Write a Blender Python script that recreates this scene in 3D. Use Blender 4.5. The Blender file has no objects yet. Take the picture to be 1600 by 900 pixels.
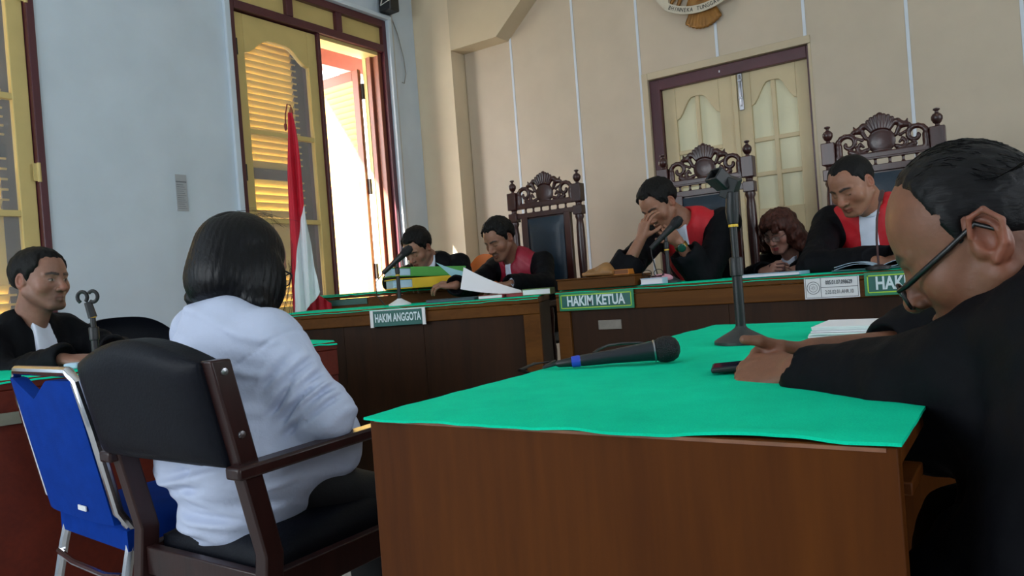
import bpy, math, random
import numpy as np
from mathutils import Vector, Matrix
random.seed(7)
SC = bpy.context.scene
COL = SC.collection
# ---------------------------------------------------------------- camera
CAM_R = Vector((0.82140, 0.56560, -0.07556)); CAM_U = Vector((0.05868, 0.04800, 0.99712)); CAM_F = Vector((-0.56825, 0.82283, -0.00628))
cd = bpy.data.cameras.new('camera'); cam = bpy.data.objects.new('camera', cd); COL.objects.link(cam)
cd.sensor_width = 36; cd.lens = 1170 / 1600 * 36; cd.clip_start = 0.05; cd.clip_end = 200
cam.matrix_world = Matrix((( CAM_R.x, CAM_U.x, -CAM_F.x, 0), (CAM_R.y, CAM_U.y, -CAM_F.y, 0), (CAM_R.z, CAM_U.z, -CAM_F.z, 0.95), (0, 0, 0, 1)))
SC.camera = cam
SC.cycles.sample_clamp_indirect = 4; SC.cycles.caustics_reflective = False; SC.cycles.caustics_refractive = False
# ---------------------------------------------------------------- sky, lamps, exposure
SC.view_settings.view_transform = 'Standard'; SC.view_settings.look = 'None'; SC.view_settings.gamma = 1
SC.view_settings.exposure = 0.2
try: SC.view_settings.use_curve_mapping = False
except Exception: pass
w = bpy.data.worlds.new('sky'); SC.world = w; w.use_nodes = True
bg = w.node_tree.nodes['Background']; bg.inputs[0].default_value = (0.86, 0.93, 1.0, 1); bg.inputs[1].default_value = 8.0
XL = -4.636; XR = 2.7; YB = -2.6; YP = 5.41; YR = 5.60; ZC = 4.2
def area(name, loc, rot, sx, sy, power, col, portal=False):
    l = bpy.data.lights.new(name, 'AREA'); l.shape = 'RECTANGLE'; l.size = sx; l.size_y = sy; l.energy = power; l.color = col
    o = bpy.data.objects.new(name, l); COL.objects.link(o); o.location = loc; o.rotation_euler = rot
    l.cycles.is_portal = portal
    return o
PI = math.pi
# added soft lamps stand in for daylight at the inferred windows of the right and back walls (outside the view), sky light through the open shutter
RWIN = [(-1.0, 0.1), (2.5, 3.6)]
BWIN = [(-4.2, -3.1), (-2.6, -1.5)]
for a, b in RWIN: area('window_daylight', (XR - .02, (a + b) / 2, 2.0), (0, PI / 2, 0), 2.2, b - a - .1, 42, (.86, .93, 1))
for a, b in BWIN: area('window_daylight', ((a + b) / 2, YB + .02, 2.0), (PI / 2, 0, 0), b - a - .1, 2.2, 50, (.86, .93, 1))
area('window_portal', (XL - .3, 4.6, 1.85), (0, -PI / 2, 0), 2.5, .8, 1, (1, 1, 1), True)
sun = bpy.data.lights.new('sun', 'SUN'); sun.energy = 60.0; sun.color = (1, .93, .8); sun.angle = .02
so = bpy.data.objects.new('sun', sun); COL.objects.link(so); so.rotation_euler = Vector((.35, .6, -.55)).to_track_quat('-Z', 'Y').to_euler()
# ---------------------------------------------------------------- helpers: tags
def tag(o, label=None, cat=None, group=None, kind=None):
    if label: o['label'] = label
    if cat: o['category'] = cat
    if group: o['group'] = group
    if kind: o['kind'] = kind
    return o
def empty(name, loc, label=None, cat=None, group=None, kind=None, rz=0):
    o = bpy.data.objects.new(name, None); COL.objects.link(o); o.location = loc; o.rotation_euler = (0, 0, rz)
    o.empty_display_size = .05
    return tag(o, label, cat, group, kind)
def worldloc(o):
    m = Matrix.Identity(4); ch = []
    while o: ch.append(o); o = o.parent
    for c in reversed(ch): m = m @ Matrix.LocRotScale(c.location, c.rotation_euler, c.scale)
    return m
def copy_tree(o, parent=None):
    c = o.copy(); COL.objects.link(c); c.parent = parent
    for ch in [x for x in bpy.data.objects if x.parent == o]: copy_tree(ch, c)
    return c
# ---------------------------------------------------------------- helpers: materials
def nt(name):
    m = bpy.data.materials.new(name); m.use_nodes = True
    t = m.node_tree; return m, t, t.nodes['Principled BSDF']
def N(t, ty, **kw):
    n = t.nodes.new(ty)
    for k, v in kw.items():
        if k in n.inputs: n.inputs[k].default_value = v
        else: setattr(n, k, v)
    return n
def ramp(t, fac, stops):
    r = t.nodes.new('ShaderNodeValToRGB'); e = r.color_ramp.elements
    while len(e) < len(stops): e.new(.5)
    for i, (p, c) in enumerate(stops): e[i].position = p; e[i].color = (*c, 1)
    t.links.new(fac, r.inputs[0]); return r
def lin(c): return tuple(((v / 255) / 12.92 if v <= 10 else (((v / 255) + .055) / 1.055) ** 2.4) for v in c)
def plain(name, rgb, rough=.5, var=.12, scale=8, bump=.0, bscale=60, metal=0, spec=.5, stretch=(1, 1, 1), sheen=0, coat=0):
    m, t, b = nt(name); c = lin(rgb)
    tc = N(t, 'ShaderNodeTexCoord'); mp = N(t, 'ShaderNodeMapping'); mp.inputs['Scale'].default_value = stretch
    t.links.new(tc.outputs['Object'], mp.inputs[0])
    n = N(t, 'ShaderNodeTexNoise', Scale=scale, Detail=4.0); t.links.new(mp.outputs[0], n.inputs[0])
    r = ramp(t, n.outputs[0], [(.3, tuple(v * (1 - var) for v in c)), (.7, tuple(min(1, v * (1 + var)) for v in c))])
    t.links.new(r.outputs[0], b.inputs['Base Color'])
    b.inputs['Roughness'].default_value = rough; b.inputs['Metallic'].default_value = metal
    b.inputs['Specular IOR Level'].default_value = spec
    if sheen: b.inputs['Sheen Weight'].default_value = sheen
    if coat: b.inputs['Coat Weight'].default_value = coat; b.inputs['Coat Roughness'].default_value = .15
    if bump:
        n2 = N(t, 'ShaderNodeTexNoise', Scale=bscale, Detail=3.0); t.links.new(mp.outputs[0], n2.inputs[0])
        bp = N(t, 'ShaderNodeBump', Strength=bump, Distance=.01); t.links.new(n2.outputs[0], bp.inputs['Height'])
        t.links.new(bp.outputs[0], b.inputs['Normal'])
    return m
def wood(name, dark, light, rough=.35, axis='z', scale=3.0, coat=.2, spec=.5):
    m, t, b = nt(name); tc = N(t, 'ShaderNodeTexCoord'); mp = N(t, 'ShaderNodeMapping')
    s = {'x': (.18, 2.2, 2.2), 'y': (2.2, .18, 2.2), 'z': (2.2, 2.2, .18)}[axis]
    mp.inputs['Scale'].default_value = s; t.links.new(tc.outputs['Object'], mp.inputs[0])
    n = N(t, 'ShaderNodeTexNoise', Scale=scale, Detail=8.0, Roughness=.62, Distortion=.8); t.links.new(mp.outputs[0], n.inputs[0])
    n2 = N(t, 'ShaderNodeTexNoise', Scale=scale * 14, Detail=3.0); t.links.new(mp.outputs[0], n2.inputs[0])
    a = N(t, 'ShaderNodeMath', operation='MULTIPLY_ADD'); a.inputs[1].default_value = .3
    t.links.new(n2.outputs[0], a.inputs[0]); t.links.new(n.outputs[0], a.inputs[2])
    r = ramp(t, a.outputs[0], [(.42, lin(dark)), (.85, lin(light))]); t.links.new(r.outputs[0], b.inputs['Base Color'])
    b.inputs['Roughness'].default_value = rough; b.inputs['Coat Weight'].default_value = coat; b.inputs['Coat Roughness'].default_value = .2
    b.inputs['Specular IOR Level'].default_value = spec
    bp = N(t, 'ShaderNodeBump', Strength=.08, Distance=.003); t.links.new(n2.outputs[0], bp.inputs['Height']); t.links.new(bp.outputs[0], b.inputs['Normal'])
    return m
def vcol(name, rough=.5, var=.1, scale=40, sss=0, bump=.05, spec=.4, bscale=180):
    m, t, b = nt(name); at_ = N(t, 'ShaderNodeAttribute', attribute_name='Col')
    tc = N(t, 'ShaderNodeTexCoord'); n = N(t, 'ShaderNodeTexNoise', Scale=scale, Detail=3.0); t.links.new(tc.outputs['Object'], n.inputs[0])
    r = ramp(t, n.outputs[0], [(.3, (1 - var,) * 3), (.7, (1 + var,) * 3)])
    mx = N(t, 'ShaderNodeMix', data_type='RGBA', blend_type='MULTIPLY'); mx.inputs[0].default_value = 1
    t.links.new(at_.outputs['Color'], mx.inputs[6]); t.links.new(r.outputs[0], mx.inputs[7]); t.links.new(mx.outputs[2], b.inputs['Base Color'])
    b.inputs['Roughness'].default_value = rough; b.inputs['Specular IOR Level'].default_value = spec
    if sss:
        b.inputs['Subsurface Weight'].default_value = sss; b.inputs['Subsurface Radius'].default_value = (1, .35, .2); b.inputs['Subsurface Scale'].default_value = .006
    n2 = N(t, 'ShaderNodeTexNoise', Scale=bscale, Detail=2.0); t.links.new(tc.outputs['Object'], n2.inputs[0])
    bp = N(t, 'ShaderNodeBump', Strength=bump, Distance=.004); t.links.new(n2.outputs[0], bp.inputs['Height']); t.links.new(bp.outputs[0], b.inputs['Normal'])
    return m
def hairmat(name, rgb, rough=.42, axis=(60, 60, 6)):
    m, t, b = nt(name); tc = N(t, 'ShaderNodeTexCoord'); mp = N(t, 'ShaderNodeMapping'); mp.inputs['Scale'].default_value = axis
    t.links.new(tc.outputs['Object'], mp.inputs[0]); n = N(t, 'ShaderNodeTexNoise', Scale=2.5, Detail=5.0, Distortion=.6); t.links.new(mp.outputs[0], n.inputs[0])
    c = lin(rgb); r = ramp(t, n.outputs[0], [(.3, tuple(v * .5 for v in c)), (.72, tuple(min(1, v * 1.9) for v in c))])
    t.links.new(r.outputs[0], b.inputs['Base Color']); b.inputs['Roughness'].default_value = rough; b.inputs['Specular IOR Level'].default_value = .22
    bp = N(t, 'ShaderNodeBump', Strength=.3, Distance=.005); t.links.new(n.outputs[0], bp.inputs['Height']); t.links.new(bp.outputs[0], b.inputs['Normal'])
    return m
def felt(name, rgb):
    m, t, b = nt(name); tc = N(t, 'ShaderNodeTexCoord'); c = lin(rgb)
    n = N(t, 'ShaderNodeTexNoise', Scale=7.0, Detail=6.0, Roughness=.7); t.links.new(tc.outputs['Object'], n.inputs[0])
    f = N(t, 'ShaderNodeTexNoise', Scale=420.0, Detail=2.0); t.links.new(tc.outputs['Object'], f.inputs[0])
    a = N(t, 'ShaderNodeMath', operation='MULTIPLY_ADD'); a.inputs[1].default_value = .5; t.links.new(f.outputs[0], a.inputs[0]); t.links.new(n.outputs[0], a.inputs[2])
    r = ramp(t, a.outputs[0], [(.45, tuple(v * .86 for v in c)), (1.0, tuple(v * 1.14 for v in c))]); t.links.new(r.outputs[0], b.inputs['Base Color'])
    b.inputs['Roughness'].default_value = .95; b.inputs['Specular IOR Level'].default_value = .05; b.inputs['Sheen Weight'].default_value = .0
    bp = N(t, 'ShaderNodeBump', Strength=.35, Distance=.002); t.links.new(f.outputs[0], bp.inputs['Height']); t.links.new(bp.outputs[0], b.inputs['Normal'])
    return m
def glassmat(name, rgb=(255, 255, 255), rough=.02, alpha=.25):
    m, t, b = nt(name); b.inputs['Base Color'].default_value = (*lin(rgb), 1); b.inputs['Roughness'].default_value = rough
    tr = N(t, 'ShaderNodeBsdfTransparent'); mx = N(t, 'ShaderNodeMixShader'); mx.inputs[0].default_value = alpha
    o = t.nodes['Material Output']; t.links.new(tr.outputs[0], mx.inputs[1]); t.links.new(b.outputs[0], mx.inputs[2]); t.links.new(mx.outputs[0], o.inputs[0])
    return m
# ---------------------------------------------------------------- helpers: mesh building
class MB:
    def __init__(s, T=None): s.v = []; s.f = []; s.T = T
    def add(s, vs, fs):
        k = len(s.v)
        for p in vs:
            p = Vector(p); s.v.append(tuple(s.T @ p) if s.T else tuple(p))
        s.f += [tuple(k + i for i in f) for f in fs]; return s
    def box(s, c, d, rot=None):
        x, y, z = d[0] / 2, d[1] / 2, d[2] / 2
        vs = [Vector(q) for q in ((-x, -y, -z), (x, -y, -z), (x, y, -z), (-x, y, -z), (-x, -y, z), (x, -y, z), (x, y, z), (-x, y, z))]
        if rot is not None: vs = [rot @ q for q in vs]
        return s.add([q + Vector(c) for q in vs], [(3, 2, 1, 0), (4, 5, 6, 7), (0, 1, 5, 4), (1, 2, 6, 5), (2, 3, 7, 6), (3, 0, 4, 7)])
    def bb(s, x0, x1, y0, y1, z0, z1): return s.box(((x0 + x1) / 2, (y0 + y1) / 2, (z0 + z1) / 2), (abs(x1 - x0), abs(y1 - y0), abs(z1 - z0)))
    def beam(s, a, b, w, h, up=(0, 0, 1)):
        a, b = Vector(a), Vector(b); d = (b - a); L = d.length; d.normalize(); up = Vector(up)
        sx = d.cross(up); sx.normalize(); u = sx.cross(d)
        R = Matrix((sx, d, u)).transposed()
        return s.box((a + b) / 2, (w, L, h), R)
    def bar(s, pts, hx, hy):
        vs = []; fs = []; n = len(pts)
        for p in pts: vs += [(p[0] - hx, p[1] - hy, p[2]), (p[0] + hx, p[1] - hy, p[2]), (p[0] + hx, p[1] + hy, p[2]), (p[0] - hx, p[1] + hy, p[2])]
        for i in range(n - 1):
            for k in range(4): fs.append((i * 4 + k, i * 4 + (k + 1) % 4, i * 4 + 4 + (k + 1) % 4, i * 4 + 4 + k))
        fs += [(3, 2, 1, 0), tuple((n - 1) * 4 + k for k in range(4))]
        return s.add(vs, fs)
    def tube(s, pts, r, n=10, caps=True):
        pts = [Vector(p) for p in pts]; rs = r if isinstance(r, (list, tuple)) else [r] * len(pts)
        vs = []; fs = []; prev = None
        for i, p in enumerate(pts):
            d = (pts[min(i + 1, len(pts) - 1)] - pts[max(i - 1, 0)])
            if d.length < 1e-9: d = Vector((0, 0, 1))
            d.normalize()
            if prev is None:
                a = Vector((0, 0, 1)) if abs(d.z) < .9 else Vector((1, 0, 0)); e = d.cross(a)
            else: e = prev - d * prev.dot(d)
            e.normalize(); prev = e; g = d.cross(e)
            for k in range(n):
                t = 2 * PI * k / n; vs.append(p + (e * math.cos(t) + g * math.sin(t)) * rs[i])
        for i in range(len(pts) - 1):
            for k in range(n): fs.append((i * n + k, i * n + (k + 1) % n, (i + 1) * n + (k + 1) % n, (i + 1) * n + k))
        if caps: fs.append(tuple(range(n - 1, -1, -1))); fs.append(tuple((len(pts) - 1) * n + k for k in range(n)))
        return s.add(vs, fs)
    def lathe(s, prof, o, axis=(0, 0, 1), n=16):
        o = Vector(o); ax = Vector(axis).normalized()
        return s.tube([o + ax * h for r, h in prof], [max(r, 1e-4) for r, h in prof], n)
    def prism(s, poly, o, ux, uy, th):
        # polygon in plane (ux, uy) at o, extruded th along ux x uy (centred)
        o, ux, uy = Vector(o), Vector(ux), Vector(uy); nn = ux.cross(uy).normalized(); n = len(poly)
        vs = [o + ux * a + uy * b - nn * th / 2 for a, b in poly] + [o + ux * a + uy * b + nn * th / 2 for a, b in poly]
        fs = [tuple(range(n - 1, -1, -1)), tuple(range(n, 2 * n))] + [(i, (i + 1) % n, n + (i + 1) % n, n + i) for i in range(n)]
        return s.add(vs, fs)
    def grid(s, fn, nu, nv):
        vs = [fn(i / nu, j / nv) for j in range(nv + 1) for i in range(nu + 1)]
        fs = [(j * (nu + 1) + i, j * (nu + 1) + i + 1, (j + 1) * (nu + 1) + i + 1, (j + 1) * (nu + 1) + i) for j in range(nv) for i in range(nu)]
        return s.add(vs, fs)
    def slab(s, fn, nu, nv, th):
        # a grid sheet with thickness th below it
        top = [Vector(fn(i / nu, j / nv)) for j in range(nv + 1) for i in range(nu + 1)]
        nn = (nu + 1) * (nv + 1); off = Vector(th) if isinstance(th, (tuple, list, Vector)) else Vector((0, 0, -th))
        vs = top + [p + off for p in top]; fs = []
        for j in range(nv):
            for i in range(nu):
                a = j * (nu + 1) + i; q = (a, a + 1, a + nu + 2, a + nu + 1); fs.append(q); fs.append(tuple(nn + k for k in reversed(q)))
        ring = [i for i in range(nu + 1)] + [j * (nu + 1) + nu for j in range(1, nv + 1)] + [nv * (nu + 1) + i for i in range(nu - 1, -1, -1)] + [j * (nu + 1) for j in range(nv - 1, 0, -1)]
        for k in range(len(ring)):
            a, b = ring[k], ring[(k + 1) % len(ring)]; fs.append((b, a, nn + a, nn + b))
        return s.add(vs, fs)
    def build(s, name, mat, parent=None, bevel=0, smooth=0.6, sub=0):
        me = bpy.data.meshes.new(name)
        vs = s.v
        if parent is not None:
            mi = worldloc(parent).inverted() if s.T is None else Matrix.Identity(4)
            if s.T is None: vs = [tuple(mi @ Vector(p)) for p in vs]
        o = bpy.data.objects.new(name, me); COL.objects.link(o)
        if parent is None:   # top-level mesh: origin at the base centre
            xs = np.array(vs); c = ((xs[:, 0].min() + xs[:, 0].max()) / 2, (xs[:, 1].min() + xs[:, 1].max()) / 2, xs[:, 2].min())
            vs = [(p[0] - c[0], p[1] - c[1], p[2] - c[2]) for p in vs]; o.location = c
        else: o.parent = parent
        me.from_pydata(vs, [], s.f); me.materials.append(mat)
        if smooth:
            me.shade_smooth()
            try: me.set_sharp_from_angle(angle=smooth)
            except Exception: pass
        if bevel:
            bv = o.modifiers.new('b', 'BEVEL'); bv.width = bevel; bv.segments = 2; bv.limit_method = 'ANGLE'; bv.angle_limit = .6
        if sub:
            sb = o.modifiers.new('s', 'SUBSURF'); sb.levels = sub; sb.render_levels = sub
        return o
TXT = bpy.data.scenes.new('lettering')
def text(name, body, o, ux, uy, size, mat, parent, width=1.0, bold=0, depth=.0008, align='CENTER'):
    cu = bpy.data.curves.new(name, 'FONT'); cu.body = body; cu.size = 1; cu.align_x = align; cu.align_y = 'CENTER'; cu.offset = bold; cu.resolution_u = 3
    t = bpy.data.objects.new('tmp', cu); TXT.collection.objects.link(t); vl = TXT.view_layers[0]; vl.update(); dg = vl.depsgraph
    me = bpy.data.meshes.new_from_object(t.evaluated_get(dg)); bpy.data.objects.remove(t)
    mb = MB(); o, ux, uy = Vector(o), Vector(ux).normalized(), Vector(uy).normalized(); nn = ux.cross(uy)
    mb.add([o + ux * (v.co.x * size * width) + uy * (v.co.y * size) + nn * depth for v in me.vertices], [tuple(p.vertices) for p in me.polygons])
    if not mb.f: return None
    return mb.build(name, mat, parent, smooth=0)
# ---------------------------------------------------------------- helpers: signed-distance modelling (bodies, hair, clothes, carving)
def V3(p): return np.array(p, float)
def noise3(p, f, seed=0):
    r = np.random.RandomState(seed); o = np.zeros(len(p))
    for k in range(5):
        d = r.normal(size=3); d /= np.linalg.norm(d); ph = r.uniform(0, 6.28, 2); e = r.normal(size=3); e /= np.linalg.norm(e)
        o += np.sin(p @ d * f * (1 + .45 * k) + ph[0] + 1.3 * np.sin(p @ e * f * .7 + ph[1])) / (1 + .35 * k)
    return o / 3.0
class SDF:
    def __init__(s): s.p = []; s.paint = []; s.post = None; s.slack = .008
    def _a(s, fn, lo, hi, k, op, col): s.p.append((fn, np.minimum(lo, hi), np.maximum(lo, hi), k, op, None if col is None else np.array(lin(col)))); return s
    def rc(s, a, b, ra, rb=None, k=.02, op='+', col=None):
        a, b = V3(a), V3(b); rb = ra if rb is None else rb; ab = b - a; L = max(ab @ ab, 1e-12); m = max(ra, rb)
        def fn(P):
            t = np.clip((P - a) @ ab / L, 0, 1); return np.linalg.norm(P - a - t[:, None] * ab, axis=1) - (ra + (rb - ra) * t)
        return s._a(fn, np.minimum(a, b) - m, np.maximum(a, b) + m, k, op, col)
    def chain(s, pts, rs, k=.01, op='+', col=None):
        for i in range(len(pts) - 1): s.rc(pts[i], pts[i + 1], rs[i], rs[i + 1], k, op, col)
        return s
    def ell(s, c, r, R=None, k=.02, op='+', col=None):
        c, r = V3(c), V3(r); R = np.eye(3) if R is None else R; m = np.abs(R) @ r
        def fn(P):
            q = (P - c) @ R; k0 = np.linalg.norm(q / r, axis=1); k1 = np.linalg.norm(q / r ** 2, axis=1) + 1e-9
            return k0 * (k0 - 1) / k1
        return s._a(fn, c - m, c + m, k, op, col)
    def box(s, c, h, R=None, rad=.005, k=.01, op='+', col=None):
        c, h = V3(c), V3(h); R = np.eye(3) if R is None else R; m = np.abs(R) @ h + rad
        def fn(P):
            q = np.abs((P - c) @ R) - h + rad
            return np.linalg.norm(np.maximum(q, 0), axis=1) + np.minimum(q.max(1), 0) - rad
        return s._a(fn, c - m, c + m, k, op, col)
    def spot(s, a, b, r, col, soft=.003, amt=1.0, normal=None):
        s.paint.append((V3(a), V3(b), r, np.array(lin(col)), soft, amt, normal)); return s
    def ev(s, P, want=False, mg=.06):
        d = np.full(len(P), .5); C = np.zeros((len(P), 3)) if want else None; first = True
        for fn, lo, hi, k, op, col in s.p:
            m = np.all((P > lo - mg - k) & (P < hi + mg + k), axis=1)
            if not m.any(): continue
            q = fn(P[m]); dm = d[m]
            if op == '+':
                h = np.clip(.5 + .5 * (dm - q) / k, 0, 1); d[m] = dm * (1 - h) + q * h - k * h * (1 - h)
                if want and col is not None: C[m] = C[m] * (1 - h)[:, None] + col * h[:, None]
            else:
                h = np.clip(.5 - .5 * (dm + q) / k, 0, 1); d[m] = dm * (1 - h) - q * h + k * h * (1 - h)
                if want and col is not None: C[m] = C[m] * (1 - h)[:, None] + col * h[:, None]
        if s.post is not None: d = s.post(P, d)
        if want:
            for a, b, r, col, soft, amt, nrm in s.paint:
                ab = b - a; L = max(ab @ ab, 1e-12); t = np.clip((P - a) @ ab / L, 0, 1)
                q = np.linalg.norm(P - a - t[:, None] * ab, axis=1)
                h = (np.clip((r + soft - q) / max(soft, 1e-5), 0, 1) * amt)[:, None]; C = C * (1 - h) + col * h
            return d, C
        return d
    def evb(s, P, lo_b, hi_b, mg=.06):
        n = P.shape[1]; d = np.full(P.shape[:2], .5)
        for fn, lo, hi, k, op, col in s.p:
            m = ((hi_b > lo - mg - k) & (lo_b < hi + mg + k)).all(1)
            if not m.any(): continue
            q = fn(P[m].reshape(-1, 3)).reshape(-1, n); dm = d[m]
            if op == '+': h = np.clip(.5 + .5 * (dm - q) / k, 0, 1); d[m] = dm * (1 - h) + q * h - k * h * (1 - h)
            else: h = np.clip(.5 - .5 * (dm + q) / k, 0, 1); d[m] = dm * (1 - h) - q * h + k * h * (1 - h)
        if s.post is not None: d = s.post(P.reshape(-1, 3), d.ravel()).reshape(d.shape)
        return d
    def bounds(s):
        lo = np.min([p[1] for p in s.p if p[4] == '+'], axis=0); hi = np.max([p[2] for p in s.p if p[4] == '+'], axis=0); return lo - .03, hi + .03
    def mesh(s, h, lo=None, hi=None):
        l, u = s.bounds(); lo = l if lo is None else np.maximum(l, lo); hi = u if hi is None else np.minimum(u, hi)
        B = 6; bs = B * h; nb = np.ceil((hi - lo) / bs).astype(int)
        g = np.stack(np.meshgrid(*[np.arange(n) for n in nb], indexing='ij'), -1).reshape(-1, 3)
        dc = s.ev(lo + (g + .5) * bs, mg=bs * 1.3 + .02); g = g[np.abs(dc) < bs * .9 + s.slack]
        q = np.stack(np.meshgrid(*[np.arange(B + 1)] * 3, indexing='ij'), -1).reshape(-1, 3)
        n1 = B + 1; cells = []; vals = []
        off = np.array([[x, y, z] for x in (0, 1) for y in (0, 1) for z in (0, 1)])
        qi = np.stack(np.meshgrid(*[np.arange(B)] * 3, indexing='ij'), -1).reshape(-1, 3)
        cid = ((qi[:, None] + off[None]) * np.array([n1 * n1, n1, 1])).sum(-1)
        for i in range(0, len(g), 400):
            gg = g[i:i + 400]; P = lo + (gg[:, None] * B + q[None]) * h
            D = s.evb(P, lo + gg * bs, lo + (gg + 1) * bs)[:, cid]
            act = (D.min(-1) < 0) & (D.max(-1) >= 0); a, b = np.nonzero(act)
            cells.append(gg[a] * B + qi[b]); vals.append(D[a, b])
        cells = np.concatenate(cells); vals = np.concatenate(vals)
        ed = [(a, b) for a in range(8) for b in range(a + 1, 8) if np.abs(off[a] - off[b]).sum() == 1]
        acc = np.zeros((len(cells), 3)); cnt = np.zeros(len(cells))
        for a, b in ed:
            va, vb = vals[:, a], vals[:, b]; m = (va < 0) != (vb < 0); t = np.where(m, va / np.where(m, va - vb, 1), 0)
            acc += np.where(m[:, None], off[a] + t[:, None] * (off[b] - off[a]), 0); cnt += m
        verts = lo + (cells + acc / cnt[:, None]) * h
        M = int((nb * B).max() + 8); code = (cells[:, 0] * M + cells[:, 1]) * M + cells[:, 2]; o = np.argsort(code); sc_ = code[o]
        def look(c):
            k = (c[:, 0] * M + c[:, 1]) * M + c[:, 2]; i = np.searchsorted(sc_, k); i = np.minimum(i, len(sc_) - 1); return np.where(sc_[i] == k, o[i], -1)
        F = []; ax = np.eye(3, dtype=int)
        for a in range(3):
            b, c = (a + 1) % 3, (a + 2) % 3; va = vals[:, 0]; vb = vals[:, [4, 2, 1][a]]; m = np.nonzero((va < 0) != (vb < 0))[0]
            c0 = cells[m]; i0 = m; i1 = look(c0 - ax[b]); i2 = look(c0 - ax[b] - ax[c]); i3 = look(c0 - ax[c]); ok = (i1 >= 0) & (i2 >= 0) & (i3 >= 0)
            Q = np.stack([i0, i1, i2, i3], 1)[ok]; fl = (vals[m][ok][:, 0] < 0); Q[~fl] = Q[~fl][:, ::-1]; F.append(Q)
        F = np.concatenate(F); nv = len(verts)
        for _ in range(2):
            i = np.concatenate([F[:, k] for k in range(4)] + [F[:, (k + 1) % 4] for k in range(4)]); j = np.concatenate([F[:, (k + 1) % 4] for k in range(4)] + [F[:, k] for k in range(4)])
            ct = np.maximum(np.bincount(i, minlength=nv), 1); av = np.stack([np.bincount(i, verts[j, k], nv) for k in range(3)], 1) / ct[:, None]
            verts = verts + .6 * (av - verts)
        G = 48; pad = (-nv) % G; Pv = np.concatenate([verts, np.repeat(verts[-1:], pad, 0)]).reshape(-1, G, 3); e = h * .35
        mn, mx = Pv.min(1) - e, Pv.max(1) + e; d0 = s.evb(Pv, mn, mx); gr = np.stack([s.evb(Pv + ax[k] * e, mn, mx) - d0 for k in range(3)], -1) / e
        st = (d0 / np.maximum((gr ** 2).sum(-1), .25))[..., None] * gr; Pv = Pv - np.clip(st, -.6 * h, .6 * h)
        verts = Pv.reshape(-1, 3)[:nv]; av = np.stack([np.bincount(i, verts[j, k], nv) for k in range(3)], 1) / ct[:, None]
        return verts + .45 * (av - verts), F
    def build(s, name, mat, parent, h, color=True, lo=None, hi=None):
        v, F = s.mesh(h, lo, hi); me = bpy.data.meshes.new(name)
        off = np.array(worldloc(parent).translation) if parent is not None else v.mean(0)
        me.vertices.add(len(v)); me.vertices.foreach_set('co', (v - off).astype(np.float32).ravel())
        me.loops.add(F.size); me.loops.foreach_set('vertex_index', F.astype(np.int32).ravel())
        me.polygons.add(len(F)); me.polygons.foreach_set('loop_start', np.arange(0, F.size, 4, dtype=np.int32)); me.polygons.foreach_set('loop_total', np.full(len(F), 4, np.int32))
        me.update(calc_edges=True); me.shade_smooth()
        if color:
            _, C = s.ev(v, True); at_ = me.color_attributes.new('Col', 'FLOAT_COLOR', 'POINT')
            at_.data.foreach_set('color', np.concatenate([C, np.ones((len(C), 1))], 1).astype(np.float32).ravel())
        me.materials.append(mat); o = bpy.data.objects.new(name, me); COL.objects.link(o); o.cycles.shadow_terminator_geometry_offset = .2; o.cycles.shadow_terminator_offset = .05
        if parent is not None: o.parent = parent
        else: o.location = off
        return o
# ---------------------------------------------------------------- materials
m_white = plain('white_plaster', (198, 210, 220), .8, .05, 3, .06, 25)
m_beige = plain('beige_panel', (190, 175, 154), .5, .05, 4, .02, 30)
m_beige2 = plain('beige_paint', (190, 174, 146), .6, .05, 3, .03, 30)
m_strip = plain('pale_strip', (208, 214, 222), .4, .04)
m_ceil = plain('ceiling_paint', (225, 225, 220), .8, .04)
m_floor = plain('floor_tile', (205, 203, 198), .3, .06, 5)
m_maroon = plain('maroon_paint', (74, 26, 36), .38, .12, 6, .03, 50, coat=.25)
m_cream = plain('cream_paint', (200, 178, 114), .5, .06, 5, .02, 40)
m_doorc = plain('door_cream', (200, 182, 144), .5, .05, 6, .02, 40)
m_slat = plain('yellow_slat', (226, 196, 110), .5, .06, 5)
m_dgrey = plain('dark_frame', (78, 68, 60), .6, .15)
m_brown = plain('brown_frame', (124, 72, 52), .4, .1, 6)
m_steel = plain('steel', (170, 170, 175), .3, .08, 20, metal=1)
m_dsteel = plain('dark_iron', (45, 42, 42), .45, .1, 20, metal=.6)
m_black = plain('black_plastic', (22, 23, 25), .45, .15)
m_frost = plain('frosted_glass', (216, 210, 176), .45, .05, 3)
m_glass = glassmat('clear_glass', (255, 255, 255), .03, .10)
m_wire = plain('white_cable', (190, 190, 185), .5)
# ---------------------------------------------------------------- the room
T = .26
mb = MB(); mb.bb(XL - .3, XR + .3, YB - .3, YR + .3, -.1, 0); tag(mb.build('floor', m_floor, smooth=0), 'pale tiled courtroom floor under the desks', 'floor', kind='structure')
mb = MB(); mb.bb(XL - .3, XR + .3, YB - .3, YR + .3, ZC, ZC + .1); tag(mb.build('ceiling', m_ceil, smooth=0), 'plain white ceiling high above the courtroom', 'ceiling', kind='structure')
def wall_with_holes(mb, axis, at0, at1, u0, u1, holes, z1=ZC):
    u = u0
    def seg(a, b, za, zb):
        if b - a < 1e-4 or zb - za < 1e-4: return
        if axis == 'x': mb.bb(at0, at1, a, b, za, zb)
        else: mb.bb(a, b, at0, at1, za, zb)
    for a, b, za, zb in holes:
        seg(u, a, 0, z1); seg(a, b, 0, za); seg(a, b, zb, z1); u = b
    seg(u, u1, 0, z1)
WZ0, WZ1 = .55, 3.39
W1 = (3.385, 5.02); W2 = (.45, 2.075)
mb = MB(); wall_with_holes(mb, 'x', XL - T, XL, YB - .3, YR + .3, [(W2[0], W2[1], WZ0, WZ1), (W1[0], W1[1], WZ0, WZ1)])
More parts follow.
